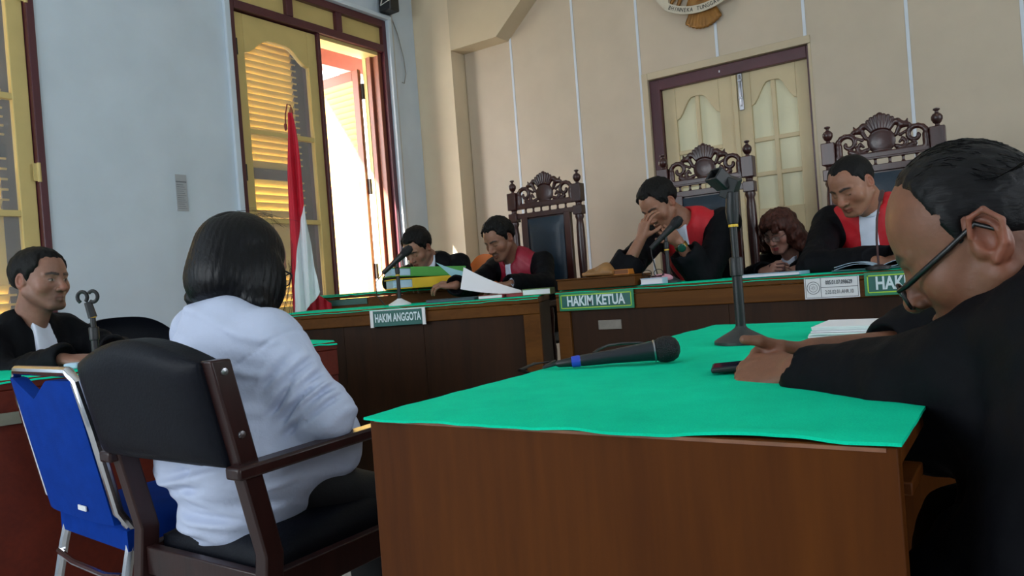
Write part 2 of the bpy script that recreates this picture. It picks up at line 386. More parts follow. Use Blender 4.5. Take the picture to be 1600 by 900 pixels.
wl = tag(mb.build('wall_left', m_white, smooth=0), 'white plastered wall with tall shuttered windows on the left', 'wall', kind='structure')
mb = MB(); wall_with_holes(mb, 'x', XR, XR + T, YB - .3, YR + .3, [(a, b, .85, 3.15) for a, b in RWIN])
tag(mb.build('wall_right', m_white, smooth=0), 'white wall with open windows on the right, outside the view', 'wall', kind='structure')
mb = MB(); wall_with_holes(mb, 'y', YB - T, YB, XL, XR, [(a, b, .85, 3.15) for a, b in BWIN])
tag(mb.build('wall_back', m_white, smooth=0), 'white wall with open windows behind the viewer', 'wall', kind='structure')
# rear wall: door opening, recessed panel field, pilaster and canted head of the portal
DX0, DX1, DZ = -2.45, -1.165, 2.53
mb = MB(); wall_with_holes(mb, 'y', YR + .012, YR + T, XL, XR, [(DX0, DX1, 0, DZ)])
wr = tag(mb.build('wall_rear', m_beige2, smooth=0), 'beige panelled rear wall behind the judges with a double door', 'wall', kind='structure')
# wall panels between the pale joint strips
SX = [-3.68, -3.04, -2.46, -1.828, -1.197, -.56, .06, .68, 1.3, 1.92]
edges = [-4.21] + SX + [XR]
for i in range(len(edges) - 1):
    a, b = edges[i] + .011, edges[i + 1] - .011
    z0 = 0; zt = ZC
    segs = [(a, b, 0, ZC)]
    if a < DX1 and b > DX0:
        segs = [(max(a, DX0) if a > DX0 else a, b, DZ, ZC)] if a >= DX0 and b <= DX1 else [(a, b, DZ, ZC)]
        if a < DX0: segs.append((a, DX0, 0, DZ))
        if b > DX1: segs.append((DX1, b, 0, DZ))
    mb = MB()
    for s in segs: mb.bb(s[0], s[1], YR, YR + .011, s[2], s[3])
    mb.build('wall_panel', m_beige, wr, smooth=0)
for x in SX:
    inside = DX0 < x < DX1
    mb = MB(); mb.bb(x - .0105, x + .0105, YR - .003, YR + .011, DZ if inside else 0, ZC); mb.build('joint_strip', m_strip, wr, smooth=0)
mb = MB(); mb.bb(XL, -4.21, YP, YR + .011, 0, ZC); tag(mb.build('trim_1', plain('pilaster_paint', (216, 198, 168), .6, .05, 3, .03, 30), smooth=0), 'beige pilaster at the left end of the rear wall', 'pilaster', kind='structure')  # paler than the beige beside it: window light put into the pilaster's colour
mb = MB()
# portal head: horizontal from the pilaster then rising at a slant (soffit seen from below)
pl = [(-4.21, 3.107), (-3.70, 3.107), (-3.37, 3.39), (-2.9, 3.8), (-2.43, ZC), (-4.21, ZC)]
mb.prism([(x, z) for x, z in pl], (0, (YP + YR) / 2, 0), (1, 0, 0), (0, 0, 1), YR - YP)
tag(mb.build('trim_2', m_beige2, smooth=0), 'slanted beige header of the stage portal beside the pilaster', 'header', kind='structure')
# baseboard-height dais for the bench
mb = MB(); mb.bb(-3.9, 1.6, 3.36, YR, 0, .15); tag(mb.build('trim_3', wood('dais_wood', (60, 34, 20), (90, 54, 32)), smooth=0), 'low wooden platform that carries the judges behind the bench', 'platform', kind='structure')
# ---------------------------------------------------------------- door in the rear wall
d1 = empty('door_1', (-1.79, YR + .02, 0), 'cream double door with glazed arched panes in a maroon frame', 'door', kind='structure')
FX0, FX1, FZ = -2.40, -1.185, 2.47
mb = MB(); yd = YR + .05
mb.bb(DX0, FX0 - .0, YR - .012, YR + T, 0, DZ); mb.bb(FX0 + .0005, DX1, YR - .012, YR + T, FZ + .005, DZ); mb.bb(FX1 + .0, DX1, YR - .004, YR + T, 0, FZ + .005)
mb.build('jamb', m_beige2, d1, bevel=.003, smooth=0)
mb = MB(); mb.bb(FX0, FX0 + .085, yd - .03, yd + .1, 0, FZ); mb.bb(FX1 - .018, FX1, yd - .03, yd + .1, 0, FZ); mb.bb(FX0 + .085, FX1 - .018, yd - .03, yd + .1, FZ - .085, FZ)
mb.build('frame', m_maroon, d1, bevel=.004, smooth=0)
def arch_z(u, z0, rise):   # ogee-like rise towards the middle of the leaf
    return z0 + rise * (.5 - .5 * math.cos(PI * min(1, max(0, u))))
def door_leaf(x0, x1, win0, win1, name='door_leaf'):
    ztop = FZ - .085
    lf = MB(); y0, y1 = yd + .01, yd + .05
    # stiles and rails as one board with the window opening left free
    wz0, wz1 = 1.36, 2.13
    lf.bb(x0, win0, y0, y1, .15, ztop); lf.bb(win1, x1, y0, y1, .15, ztop); lf.bb(win0, win1, y0, y1, .15, .42); lf.bb(win0, win1, y0, y1, 1.1, wz0); lf.bb(win0, win1, y0 + .02, y1, .42, 1.1)
    # arched top rail
    n = 14; pts = []
    for i in range(n + 1):
        u = i / n; v = 1 - abs(2 * u - 1); pts.append((win0 + (win1 - win0) * u, arch_z(v * 1.25, wz1, .16)))
    lf.prism([(win0, ztop), *pts, (win1, ztop)][::-1], (0, (y0 + y1) / 2, 0), (1, 0, 0), (0, 0, 1), y1 - y0)
    o = lf.build(name, m_doorc, d1, bevel=.004, smooth=0)
    mbp = MB(); mbp.bb(win0 + .05, win1 - .05, y0 + .002, y0 + .022, .49, 1.03); mbp.build('raised_panel', m_doorc, o, bevel=.012, smooth=0)
    mx = (win0 + win1) / 2; q = MB(); q.bb(mx - .016, mx + .016, y0 + .004, y1 - .004, wz0, wz1 + .16)
    zs = [wz0, wz0 + .255, wz0 + .51]
    for z in zs[1:]: q.bb(win0, win1, y0 + .006, y1 - .006, z - .016, z + .016)
    q.build('glazing_bars', m_doorc, o, bevel=.004, smooth=0)
    for (a, b) in ((win0, mx), (mx, win1)):
        for i, z in enumerate(zs):
            pz = (zs[i + 1] if i < 2 else wz1 + .17); p = MB(); p.bb(a, b, y0 + .022, y0 + .027, z, pz); p.build('pane', m_frost, o, smooth=0)
    return o
dm = -1.735
door_leaf(FX0 + .087, dm - .002, FX0 + .087 + .105, dm - .125)
lf2 = door_leaf(dm + .002, FX1 - .02, dm + .115, FX1 - .11)
mb = MB(); mb.bb(dm - .018, dm + .018, yd - .004, yd + .01, .15, FZ - .09); mb.build('meeting_strip', m_doorc, lf2, bevel=.003, smooth=0)
mb = MB(); mb.bb(dm + .03, dm + .062, yd - .006, yd + .01, FZ - .36, FZ - .088); mb.tube([(dm + .046, yd - .012, FZ - .33), (dm + .046, yd - .012, FZ - .1)], .007); mb.box((dm + .046, yd - .014, FZ - .27), (.03, .012, .016)); mb.box((dm + .046, yd - .014, FZ - .14), (.03, .012, .016)); mb.build('door_bolt', m_steel, d1, bevel=.002)
mb = MB(); mb.box((-1.83, yd - .032, FZ - .045), (.008, .004, .016)); mb.build('chip', m_strip, d1, smooth=0)
# corridor behind the frosted panes
mb = MB(); mb.bb(-3.4, -.2, YR + 1.2, YR + 1.25, 0, 3.2); tag(mb.build('wall_corridor', m_beige2, smooth=0), 'corridor wall seen blurred behind the door panes', 'wall', kind='structure')
# ---------------------------------------------------------------- windows with shutters in the left wall
m_ext = plain('veranda_paint', (230, 214, 170), .7, .05)
def slats(mb_parent, name, mat, y0, y1, x, z0, z1, pitch=.05, depth=.07, ang=-.95, parent=None):
    n = int((z1 - z0) / pitch); 
    base = None
    for i in range(n):
        z = z0 + (i + .5) * (z1 - z0) / n
        if base is None:
            m_ = MB(Matrix.Identity(4)); m_.box((0, 0, 0), (depth, y1 - y0, .009), Matrix.Rotation(ang, 3, 'Y')); base = m_.build(name, mat, parent, smooth=0); o = base
        else: o = base.copy(); COL.objects.link(o); o.parent = parent
        o.location = Vector((x, (y0 + y1) / 2, z)) - worldloc(parent).translation
def frame_poly(mb, y0, y1, z0, z1, x0, x1, st, rt, rb):
    mb.bb(x0, x1, y0, y0 + st, z0, z1); mb.bb(x0, x1, y1 - st, y1, z0, z1); mb.bb(x0, x1, y0 + st, y1 - st, z0, z0 + rb); mb.bb(x0, x1, y0 + st, y1 - st, z1 - rt, z1)
def inner_casement(root, y0, y1):
    z0, z1 = .62, 3.09; st = .088; x0, x1 = XL - .07, XL - .025
    m_ = MB(); m_.bb(x0, x1, y0, y0 + st, z0, z1); m_.bb(x0, x1, y1 - st, y1, z0, z1); m_.bb(x0, x1, y0 + st, y1 - st, z0, z0 + .28)
    n = 14; pts = []
    for i in range(n + 1):
        u = i / n; v = 1 - abs(2 * u - 1); pts.append((y0 + st + (y1 - y0 - 2 * st) * u, 2.80 + .13 * (.5 - .5 * math.cos(PI * min(1, v * 1.35)))))
    m_.prism([(y0 + st, z1), *pts, (y1 - st, z1)], ((x0 + x1) / 2, 0, 0), (0, 1, 0), (0, 0, 1), x1 - x0)
    o = m_.build('casement', m_cream, root, bevel=.005, smooth=0)
    for z in (1.555, 2.22): b_ = MB(); b_.bb(x0 + .004, x1 - .004, y0 + st, y1 - st, z - .017, z + .017); b_.build('glazing_bar', m_cream, o, smooth=0)
    for za, zb in ((.9, 1.538), (1.572, 2.203), (2.237, 2.95)):
        g = MB(); g.bb((x0 + x1) / 2 - .002, (x0 + x1) / 2 + .002, y0 + st, y1 - st, za, zb); g.build('pane', m_glass, o, smooth=0)
    return o
def outer_shutter(root, y0, y1, fm, slat_m):
    x0, x1 = XL - .235, XL - .2; z0, z1 = .6, 3.12
    m_ = MB(); frame_poly(m_, y0, y1, z0, z1, x0, x1, .075, .10, .12); m_.bb(x0, x1, y0 + .075, y1 - .075, 1.90, 1.985); m_.bb(x0, x1, y1 - .11, y1 - .07, z0, z1)
    o = m_.build('louvred_shutter', fm, root, smooth=0); q = MB(); q.bb(x0 + .006, x1 - .006, y0 + .075, y1 - .11, 1.16, 1.60); q.build('solid_panel', slat_m, o, smooth=0)
    for za, zb in ((1.60, 1.90), (1.985, 3.02), (.72, 1.16)): slats(None, 'slat', slat_m, y0 + .075, y1 - .075, (x0 + x1) / 2, za, zb, parent=o)
    return o
def window(name, y0, y1, label):
    r = empty(name, (XL - .1, (y0 + y1) / 2, WZ0), label, 'window', kind='structure')
    m_ = MB(); x0, x1 = XL - .24, XL + .012; ym = (y0 + y1) / 2
    m_.bb(x0, x1, y0, y0 + .045, WZ0, WZ1); m_.bb(x0, x1, y1 - .045, y1, WZ0, WZ1); m_.bb(x0, x1, y0 + .045, y1 - .045, 3.10, 3.165); m_.bb(x0, x1, y0 + .045, y1 - .045, 3.325, WZ1); m_.bb(x0, x1, y0 + .045, y1 - .045, WZ0, WZ0 + .06)
    q = [y0 + .045 + (y1 - y0 - .09) * k / 3 for k in range(4)]
    for k in (1, 2): m_.bb(x0, x1, q[k] - .032, q[k] + .032, 3.165, 3.325)
    m_.build('frame', m_maroon, r, bevel=.006, smooth=0)
    for k in range(3):
        p = MB(); p.bb(XL - .05, XL - .03, q[k] + (.032 if k else 0), q[k + 1] - (.032 if k < 2 else 0), 3.165, 3.325); p.build('transom_panel', m_cream, r, smooth=0)
    return r, ym
w1, ym = window('window_1', *W1, 'tall maroon framed window with cream casement and open shutter letting in daylight')
c1 = inner_casement(w1, W1[0] + .048, 4.212)
mb = MB(); mb.bb(XL - .24, XL + .0, 4.213, 4.243, .62, 3.1); mb.build('meeting_stile', m_maroon, w1, bevel=.004, smooth=0)
outer_shutter(w1, W1[0] + .048, 4.205, m_dgrey, m_slat)
for z in (2.82, 1.9, 1.1): mb = MB(); mb.tube([(XL + .004, W1[0] + .047, z - .06), (XL + .004, W1[0] + .047, z + .06)], .009, 8); mb.build('hinge', m_dsteel, w1)
# inner jamb pieces at the open side
mb = MB(); mb.bb(XL - .23, XL - .03, 4.93, 4.974, .62, 3.1); mb.bb(XL - .15, XL - .1, 4.90, 4.93, .62, 3.1); mb.build('jamb', m_brown, w1, bevel=.005, smooth=0)
mb = MB(); mb.bb(XL - .20, XL - .16, 4.905, 4.93, .62, 3.1); mb.build('stop_bead', m_cream, w1, smooth=0)
mb = MB(); mb.bb(XL - .2, XL - .03, 4.25, 4.93, 3.07, 3.1); mb.build('head_bead', m_cream, w1, smooth=0)
for z in (2.78, 1.92, 1.15): mb = MB(); mb.tube([(XL - .215, 4.9, z - .07), (XL - .215, 4.9, z + .07)], .016, 8); mb.build('hinge', m_dsteel, w1)
# open outer leaf, swung out square to the wall
m_ = MB(); xa, xb = XL - .98, XL - .225; ya, yb = 4.86, 4.897
m_.bb(xa, xa + .075, ya, yb, .62, 2.98); m_.bb(xb - .075, xb, ya, yb, .62, 2.98); m_.bb(xa + .075, xb - .075, ya, yb, 2.885, 2.98); m_.bb(xa + .075, xb - .075, ya, yb, .62, .74); m_.bb(xa + .075, xb - .075, ya, yb, 1.9, 1.98)
lo_ = m_.build('open_shutter', m_brown, w1, bevel=.004, smooth=0)
base = None
for za, zb in ((.74, 1.9), (1.98, 2.885)):
    n = int((zb - za) / .052)
    for i in range(n):
        z = za + (i + .5) * (zb - za) / n
        if base is None:
            mm = MB(Matrix.Identity(4)); mm.box((0, 0, 0), (xb - xa - .15, .066, .009), Matrix.Rotation(-1.05, 3, 'X')); base = mm.build('slat', m_slat, lo_, smooth=0); o = base
        else: o = base.copy(); COL.objects.link(o); o.parent = lo_
        o.location = Vector(((xa + xb) / 2, (ya + yb) / 2, z)) - worldloc(lo_).translation
w2, ym2 = window('window_2', *W2, 'shuttered window cut by the left edge of the view')
inner_casement(w2, 1.27, W2[1] - .048); inner_casement(w2, W2[0] + .048, 1.262)
outer_shutter(w2, 1.27, W2[1] - .048, m_dgrey, m_slat); outer_shutter(w2, W2[0] + .048, 1.262, m_dgrey, m_slat)
for z in (2.82, 1.79, 1.1): mb = MB(); mb.tube([(XL + .006, W2[1] - .04, z - .055), (XL + .006, W2[1] - .04, z + .055)], .011, 8); mb.box((XL + .004, W2[1] - .055, z), (.006, .03, .1)); mb.build('hinge', m_cream, w2)
# picture ledge over the windows, conduit and cables
mb = MB(); mb.bb(XL, XL + .05, 3.36, 5.06, 3.392, 3.425); mb.bb(XL, XL + .05, 5.02, 5.06, .3, 3.392); tag(mb.build('trim_4', m_white, bevel=.004, smooth=0), 'white ledge and casing round the head of the open window', 'trim', kind='structure')
mb = MB(); mb.bb(XL, XL + .03, 3.34, 3.384, .4, 3.39); tag(mb.build('trim_5', m_white, bevel=.004, smooth=0), 'white casing on the left side of the open window', 'trim', kind='structure')
# veranda outside
mb = MB(); mb.bb(XL - 1.02, XL - T, -1, 7.5, 3.34, 3.4); tag(mb.build('ceiling_veranda', m_ext, smooth=0), 'pale veranda ceiling seen through the open window', 'ceiling', kind='structure')
mb = MB(); mb.bb(XL - .86, XL - .70, -1, 7.5, 3.14, 3.34); tag(mb.build('trim_6', plain('beam_red', (150, 66, 52), .5), smooth=0), 'red brown veranda beam seen through the open window', 'beam', kind='structure')
mb = MB(); mb.bb(XL - 2.4, XL - 2.3, -1, 8.5, .0, 1.02); tag(mb.build('wall_veranda', plain('parapet', (190, 170, 180), .7), smooth=0), 'low veranda parapet outside the open window', 'parapet', kind='structure')
mb = MB(); mb.bb(-40, XL - T, -25, 30, -.1, -.01); tag(mb.build('floor_outside', plain('courtyard', (200, 196, 186), .8), smooth=0), 'bright paved yard outside the windows', 'ground', kind='structure')
n_ = 3
for ws, ax in ((RWIN, 'x'), (BWIN, 'y')):
    for a, b in ws:
        r = empty('window_%d' % n_, (XR + .1, (a + b) / 2, .85) if ax == 'x' else ((a + b) / 2, YB - .1, .85), 'frosted daylight window outside the view, in the wall %s' % ('on the right' if ax == 'x' else 'behind the viewer'), 'window', kind='structure'); n_ += 1
        for k in range(2):
            u0, u1 = a + (b - a) * k / 2 + .03, a + (b - a) * (k + 1) / 2 - .03; p = MB()
            (p.bb(XR + .1, XR + .11, u0, u1, .88, 3.12) if ax == 'x' else p.bb(u0, u1, YB - .11, YB - .1, .88, 3.12)); p.build('pane', m_frost, r, smooth=0)
            f = MB()
            for q in (u0 - .03, u1): (f.bb(XR + .08, XR + .13, q, q + .03, .85, 3.15) if ax == 'x' else f.bb(q, q + .03, YB - .13, YB - .08, .85, 3.15))
            for z in (.85, 3.12): (f.bb(XR + .08, XR + .13, u0, u1, z, z + .03) if ax == 'x' else f.bb(u0, u1, YB - .13, YB - .08, z, z + .03))
            f.build('frame', m_maroon, r, smooth=0)
# dark unit with cables above the window, wires down the wall
t = empty('wall_speaker', (XL + .09, 5.02, 3.43), 'dark box with loose cables on the ledge above the window', 'speaker')
mb = MB(); mb.box((XL + .09, 5.0, 3.58), (.14, .12, .28)); mb.build('cabinet', m_black, t, bevel=.012)
mb = MB(); mb.tube([(XL + .16, 4.95, 3.62), (XL + .19, 4.9, 3.5), (XL + .12, 4.86, 3.46), (XL + .1, 4.93, 3.6), (XL + .15, 5.0, 3.7)], .006, 6); mb.build('cable', m_wire, t)
cb = MB(); cb.tube([(XL + .012, 5.1, ZC), (XL + .012, 5.1, 2.0), (XL + .012, 5.12, .4)], .011, 8); tag(cb.build('conduit', m_wire), 'thin white conduit running down beside the open window', 'conduit')
cb = MB(); cb.tube([(XL + .01, 5.08, 3.5), (XL + .015, 5.17, 3.3), (XL + .02, 5.22, 3.1), (XL + .02, 5.235, 2.95), (XL + .015, 5.21, 2.86), (XL + .005, 5.19, 2.87)], .0045, 6); tag(cb.build('loose_cable', plain('grey_cable', (140, 140, 138))), 'loose grey wire hanging on the white wall near the corner', 'cable')
t = empty('wall_notice', (XL + .004, 2.91, 1.6), 'narrow grey printed sheet taped on the white wall', 'notice')
mb = MB(); mb.bb(XL, XL + .004, 2.872, 2.952, 1.60, 1.845); mb.build('sheet', plain('sheet_grey', (168, 172, 176), .8, .03), t, smooth=0)
mb = MB(); mb.bb(XL + .004, XL + .0055, 2.874, 2.95, 1.792, 1.80)
for k in range(12): mb.bb(XL + .004, XL + .005, 2.879, 2.943 - .008 * (k % 3), 1.615 + .0145 * k, 1.618 + .0145 * k)
mb.build('print', plain('print_grey', (120, 124, 128), .9), t, smooth=0)
# ---------------------------------------------------------------- furniture materials
m_desk = wood('desk_laminate', (66, 31, 8), (94, 50, 14), .5, 'z', 2.2, .0, .1)
m_bench = wood('bench_wood', (76, 44, 14), (104, 64, 24), .5, 'x', 3, .0, .12)
m_bpanel = wood('bench_panel', (36, 22, 12), (58, 34, 18), .5, 'z', 2.4, .0, .15)
m_red = wood('lawyer_desk_wood', (72, 24, 16), (96, 34, 20), .5, 'x', 2.4, .0, .15)
m_edge = plain('worn_edge', (128, 84, 58), .6, .3, 30)
m_felt = felt('green_felt', (14, 210, 164))
m_rose = wood('rosewood', (40, 16, 15), (70, 30, 26), .34, 'z', 4, .2)
m_dark = wood('dark_chair_wood', (26, 14, 14), (50, 25, 23), .34, 'z', 4, .1, .3)
m_leath = plain('black_vinyl', (10, 13, 22), .5, .12, 10, .10, 140, spec=.14)
m_navy = plain('navy_leather', (24, 42, 58), .42, .12, 10, .08, 120)
m_blue = plain('blue_fabric', (4, 52, 140), .85, .10, 20, .12, 300, spec=.12)
m_chrome = plain('chrome', (205, 205, 210), .18, .03, 10, metal=1)
m_plate = plain('sign_teal', (10, 92, 84), .4, .04); m_plate2 = plain('sign_green', (0, 128, 84), .35, .04); m_yel = plain('sign_yellow', (170, 214, 40), .4, .03)
m_letter = plain('sign_letter', (208, 228, 232), .5, .02); m_white2 = plain('white_card', (226, 228, 230), .6, .03); m_ink = plain('ink', (70, 76, 84), .8)
# ---------------------------------------------------------------- foreground desk with felt cover
DXA, DXB, DYA, DYB, DH = -.815, -.112, .785, 2.29, .766
t = empty('desk', ((DXA + DXB) / 2, (DYA + DYB) / 2, 0), 'brown laminate desk in the foreground under green felt', 'desk')
mb = MB(); mb.bb(DXA, DXB, DYA + .0235, DYB, DH - .022, DH); mb.build('desk_top', m_desk, t, bevel=.003)
mb = MB(); mb.bb(DXA, DXB, DYA, DYA + .023, .02, DH); mb.build('end_panel', m_desk, t, bevel=.002)
mb = MB(); mb.bb(DXA + .004, DXB - .004, DYB - .025, DYB - .003, .02, DH - .0225); mb.build('end_panel', m_desk, t, bevel=.002)
mb = MB(); mb.bb(DXA + .004, DXA + .024, DYA + .026, DYB - .026, .02, DH - .0225); mb.build('front_panel', m_desk, t, bevel=.002)
mb = MB(); mb.bb(DXB - .34, DXB + .004, DYA + .05, DYA + .14, DH - .060, DH - .046); mb.build('under_shelf', m_desk, t, bevel=.002)
mb = MB(); mb.bb(DXA + .01, DXB - .01, DYA - .0008, DYA + .001, DH - .005, DH - .001); mb.bb(DXB - .0095, DXB - .0045, DYA + .0015, DYA + .0035, DH - .042, DH - .026); mb.build('worn_edge', m_edge, t, smooth=0)
def felt_sheet(name, label, fn, nu, nv, group=None, th=.0035, mat=None):
    mb = MB(); mb.slab(fn, nu, nv, (0, 0, -th)); o = mb.build(name, mat or m_felt, None, smooth=1.2); return tag(o, label, 'tablecloth', group)
rw = random.Random(3)
wob = [rw.uniform(-1, 1) for _ in range(64)]
def wv(t, k=0): i = int(t * 12) % 60; f = t * 12 - int(t * 12); f = f * f * (3 - 2 * f); return wob[(i + k) % 64] * (1 - f) + wob[(i + 1 + k) % 64] * f
def desk_felt(u, v):
    x = DXA - .006 + (DXB - DXA + .01) * u; y = DYA - .004 + (DYB - DYA + .012) * v; z = DH + .0045
    e = math.exp(-((y - DYA) / .02) ** 2) if v < .5 else 0
    y -= e * .004 * (1 + wv(u, 3)); z -= e * .002 * (1 + wv(u, 9))
    lift = .006 * math.exp(-((u - .82) / .12) ** 2) * math.exp(-((y - DYA) / .03) ** 2); z += lift; y += lift * .5 + .012 * math.exp(-((u - .8) / .14) ** 2) * e
    x += math.exp(-(u / .015) ** 2) * .003 * wv(v, 17); z += .0008 * wv(u * 2 + v * 3, 5)
    return (x, y, z)
felt_sheet('tablecloth', 'green felt cover lying loose on the foreground desk, edge wavy', desk_felt, 70, 90)
# ---------------------------------------------------------------- centre bench
BY, BX0, BX1, BZ = 3.25, -1.98, 1.4, .888
t = empty('judges_bench', ((BX0 + BX1) / 2, BY + .3, 0), 'long brown wooden bench in front of the two right-hand high chairs', 'bench')
mb = MB(); mb.bb(BX0, BX1, BY, BY + .58, BZ - .03, BZ); mb.build('bench_top', m_bench, t, bevel=.004)
mb = MB(); mb.bb(BX0, BX1, BY + .002, BY + .03, BZ - .102, BZ - .031); mb.build('apron', m_bench, t, bevel=.004)
for x0, x1 in ((BX0, BX0 + .075), (BX1 - .075, BX1)): mb = MB(); mb.bb(x0, x1, BY + .002, BY + .03, .0, BZ - .1025); mb.build('stile', m_bench, t, bevel=.004)
pxs = [BX0 + .075, -1.1, -.2, .6, BX1 - .075]
for a, b in zip(pxs, pxs[1:]): mb = MB(); mb.bb(a + .001, b - .001, BY + .018, BY + .03, .0, BZ - .1025); mb.build('front_board', m_bpanel, t, smooth=0)
mb = MB(); mb.bb(BX0, BX0 + .02, BY + .031, BY + .57, 0, BZ - .031); mb.build('side_board', m_bpanel, t, smooth=0)
def bench_felt(u, v):
    x = BX0 + .004 + (BX1 - BX0 - .008) * u; y = BY - .008 + .57 * v; z = BZ + .005
    if v < .06: z -= .012 + .003 * wv(u * 3, 4)
    return (x, y, z)
felt_sheet('tablecloth', 'green felt strip on top of the long judges bench', bench_felt, 60, 20)
# ---------------------------------------------------------------- left bench, set at an angle
LA = Vector((-3.33, 2.515, 0)); LB = Vector((-2.022, 3.158, 0)); lu = (LB - LA).normalized(); ln = Vector((-lu.y, lu.x, 0)); LL = (LB - LA).length; LZ = .872
TL = Matrix.Translation(LA) @ Matrix((lu, ln, (0, 0, 1))).transposed().to_4x4()
class MBL(MB):
    def __init__(s, T): MB.__init__(s); s.TT = T
    def build(s, *a, **k):
        s.v = [tuple(s.TT @ Vector(p)) for p in s.v]; return MB.build(s, *a, **k)
t = empty('judges_bench', (LA + LB) / 2, 'shorter brown wooden bench angled in front of the left high chair', 'bench')
mb = MBL(TL); mb.bb(0, LL, 0, .56, LZ - .03, LZ); mb.build('bench_top', m_bench, t, bevel=.004)
mb = MBL(TL); mb.bb(0, LL, .002, .03, LZ - .085, LZ - .031); mb.build('apron', m_bench, t, bevel=.004)
mb = MBL(TL); mb.bb(LL - .085, LL, .002, .03, 0, LZ - .0855); mb.build('stile', m_bench, t, bevel=.004)
for a, b in ((0, .42), (.42, .85), (.85, LL - .085)): mb = MBL(TL); mb.bb(a + .001, b - .001, .018, .03, 0, LZ - .0855); mb.build('front_board', m_bpanel, t, smooth=0)
mb = MBL(TL); mb.bb(LL - .02, LL, .031, .55, 0, LZ - .031); mb.build('side_board', m_bpanel, t, smooth=0)
def lfelt(u, v):
    p = TL @ Vector((.004 + (LL - .008) * u, -.006 + .56 * v, LZ + .005 - ((.011 + .003 * wv(u * 3, 7)) if v < .06 else 0))); return tuple(p)
felt_sheet('tablecloth', 'green felt strip on top of the angled left bench', lfelt, 40, 20)
# ---------------------------------------------------------------- clerk's desk behind the left bench
CA = Vector((-3.70, 3.05, 0)); CB = Vector((-2.72, 3.70, 0)); cu = (CB - CA).normalized(); cn = Vector((-cu.y, cu.x, 0)); CL = (CB - CA).length; CZ_ = .958
TC = Matrix.Translation(CA) @ Matrix((cu, cn, (0, 0, 1))).transposed().to_4x4()
t = empty('clerk_desk', (CA + CB) / 2 + cn * .2, 'small raised wooden desk of the clerk behind the left bench', 'desk')
mb = MBL(TC); mb.bb(0, CL, 0, .45, CZ_ - .025, CZ_); mb.build('desk_top', m_bench, t, bevel=.003)
mb = MBL(TC); mb.bb(0, CL, .005, .03, 0, CZ_ - .026); mb.build('front_board', m_bench, t, bevel=.003)
for a in (0.0, CL - .02): mb = MBL(TC); mb.bb(a, a + .02, .031, .44, 0, CZ_ - .026); mb.build('side_board', m_bench, t, bevel=.003)
mb = MBL(TC); mb.bb(.08, .42, -.004, .005, CZ_ - .066, CZ_ - .03); mb.build('blank_plate', plain('dull_teal', (44, 92, 84), .5), t, label if False else None) if False else mb.build('blank_plate', plain('dull_teal', (44, 92, 84), .5), t, smooth=0)
felt_sheet('tablecloth', 'green felt strip on the raised clerk desk by the open window', lambda u, v: tuple(TC @ Vector((.003 + (CL - .006) * u, -.006 + .44 * v, CZ_ + .005 - ((.010 + .004 * wv(u * 3, 11)) if v < .06 else 0)))), 40, 16)
# ---------------------------------------------------------------- name plates and stickers on the benches
def sign(name, label, body, o, ux, w_, h_, mat, border, size, wd, sides=None):
    # o = top left corner on the bench front, ux along the plate, plate faces -normal
    o, ux = Vector(o), Vector(ux).normalized(); uy = Vector((0, 0, 1)); nn = ux.cross(uy)
    c = o + ux * w_ / 2 - uy * h_ / 2
    r = empty(name, c, label, 'sign')
    R = Matrix((ux, -nn, uy)).transposed()
    mb = MB(); mb.box(c + nn * .004, (w_, .006, h_), R); mb.build('plate', border or mat, r, bevel=.001, smooth=0)
    if border:
        mb = MB(); mb.box(c + nn * .0075, (w_ - .010, .002, h_ - .010), R); mb.build('margin', m_plate2, r, smooth=0)
        b = .013; mb = MB()
        for s in (-1, 1): mb.box(c + nn * .0085 + uy * s * (h_ / 2 - b), (w_ - 2 * b + .004, .0012, .004), R); mb.box(c + nn * .0085 + ux * s * (w_ / 2 - b), (.004, .0012, h_ - 2 * b + .004), R)
        mb.build('border_line', m_yel, r, smooth=0)
        mb = MB(); mb.box(c + nn * .0086, (w_ - 2 * b - .006, .001, h_ - 2 * b - .006), R); mb.build('field', mat, r, smooth=0)
    if sides:
        mb = MB()
        for s in (-1, 1): mb.box(c + nn * .006 + ux * s * (w_ / 2 - .008), (.016, .012, h_ + .006), R)
        mb.box(c + nn * .002 + uy * (h_ / 2), (w_ * .98, .01, .006), R); mb.build('holder', m_white2, r, smooth=0)
    text('lettering', body, c + nn * .0095, ux, uy, size, m_letter, r, wd, .03)
    return r
sign('name_plate', 'green plate reading HAKIM KETUA on the bench before the centre high chair', 'HAKIM KETUA', (-1.95, BY - .008, BZ - .008), (1, 0, 0), .41, .090, m_plate, m_plate2, .068, .72)
sign('name_plate', 'green plate reading HAKIM ANGGOTA partly hidden by the bald man', 'HAKIM ANGGOTA', (-.538, BY - .008, BZ - .004), (1, 0, 0), .49, .092, m_plate, m_plate2, .070, .70)
pl = TL @ Vector((LL - .875, -.012, LZ - .012))
sign('name_plate', 'teal plate reading HAKIM ANGGOTA in a white holder on the angled bench', 'HAKIM ANGGOTA', pl, lu, .292, .082, m_plate, None, .058, .50, True)
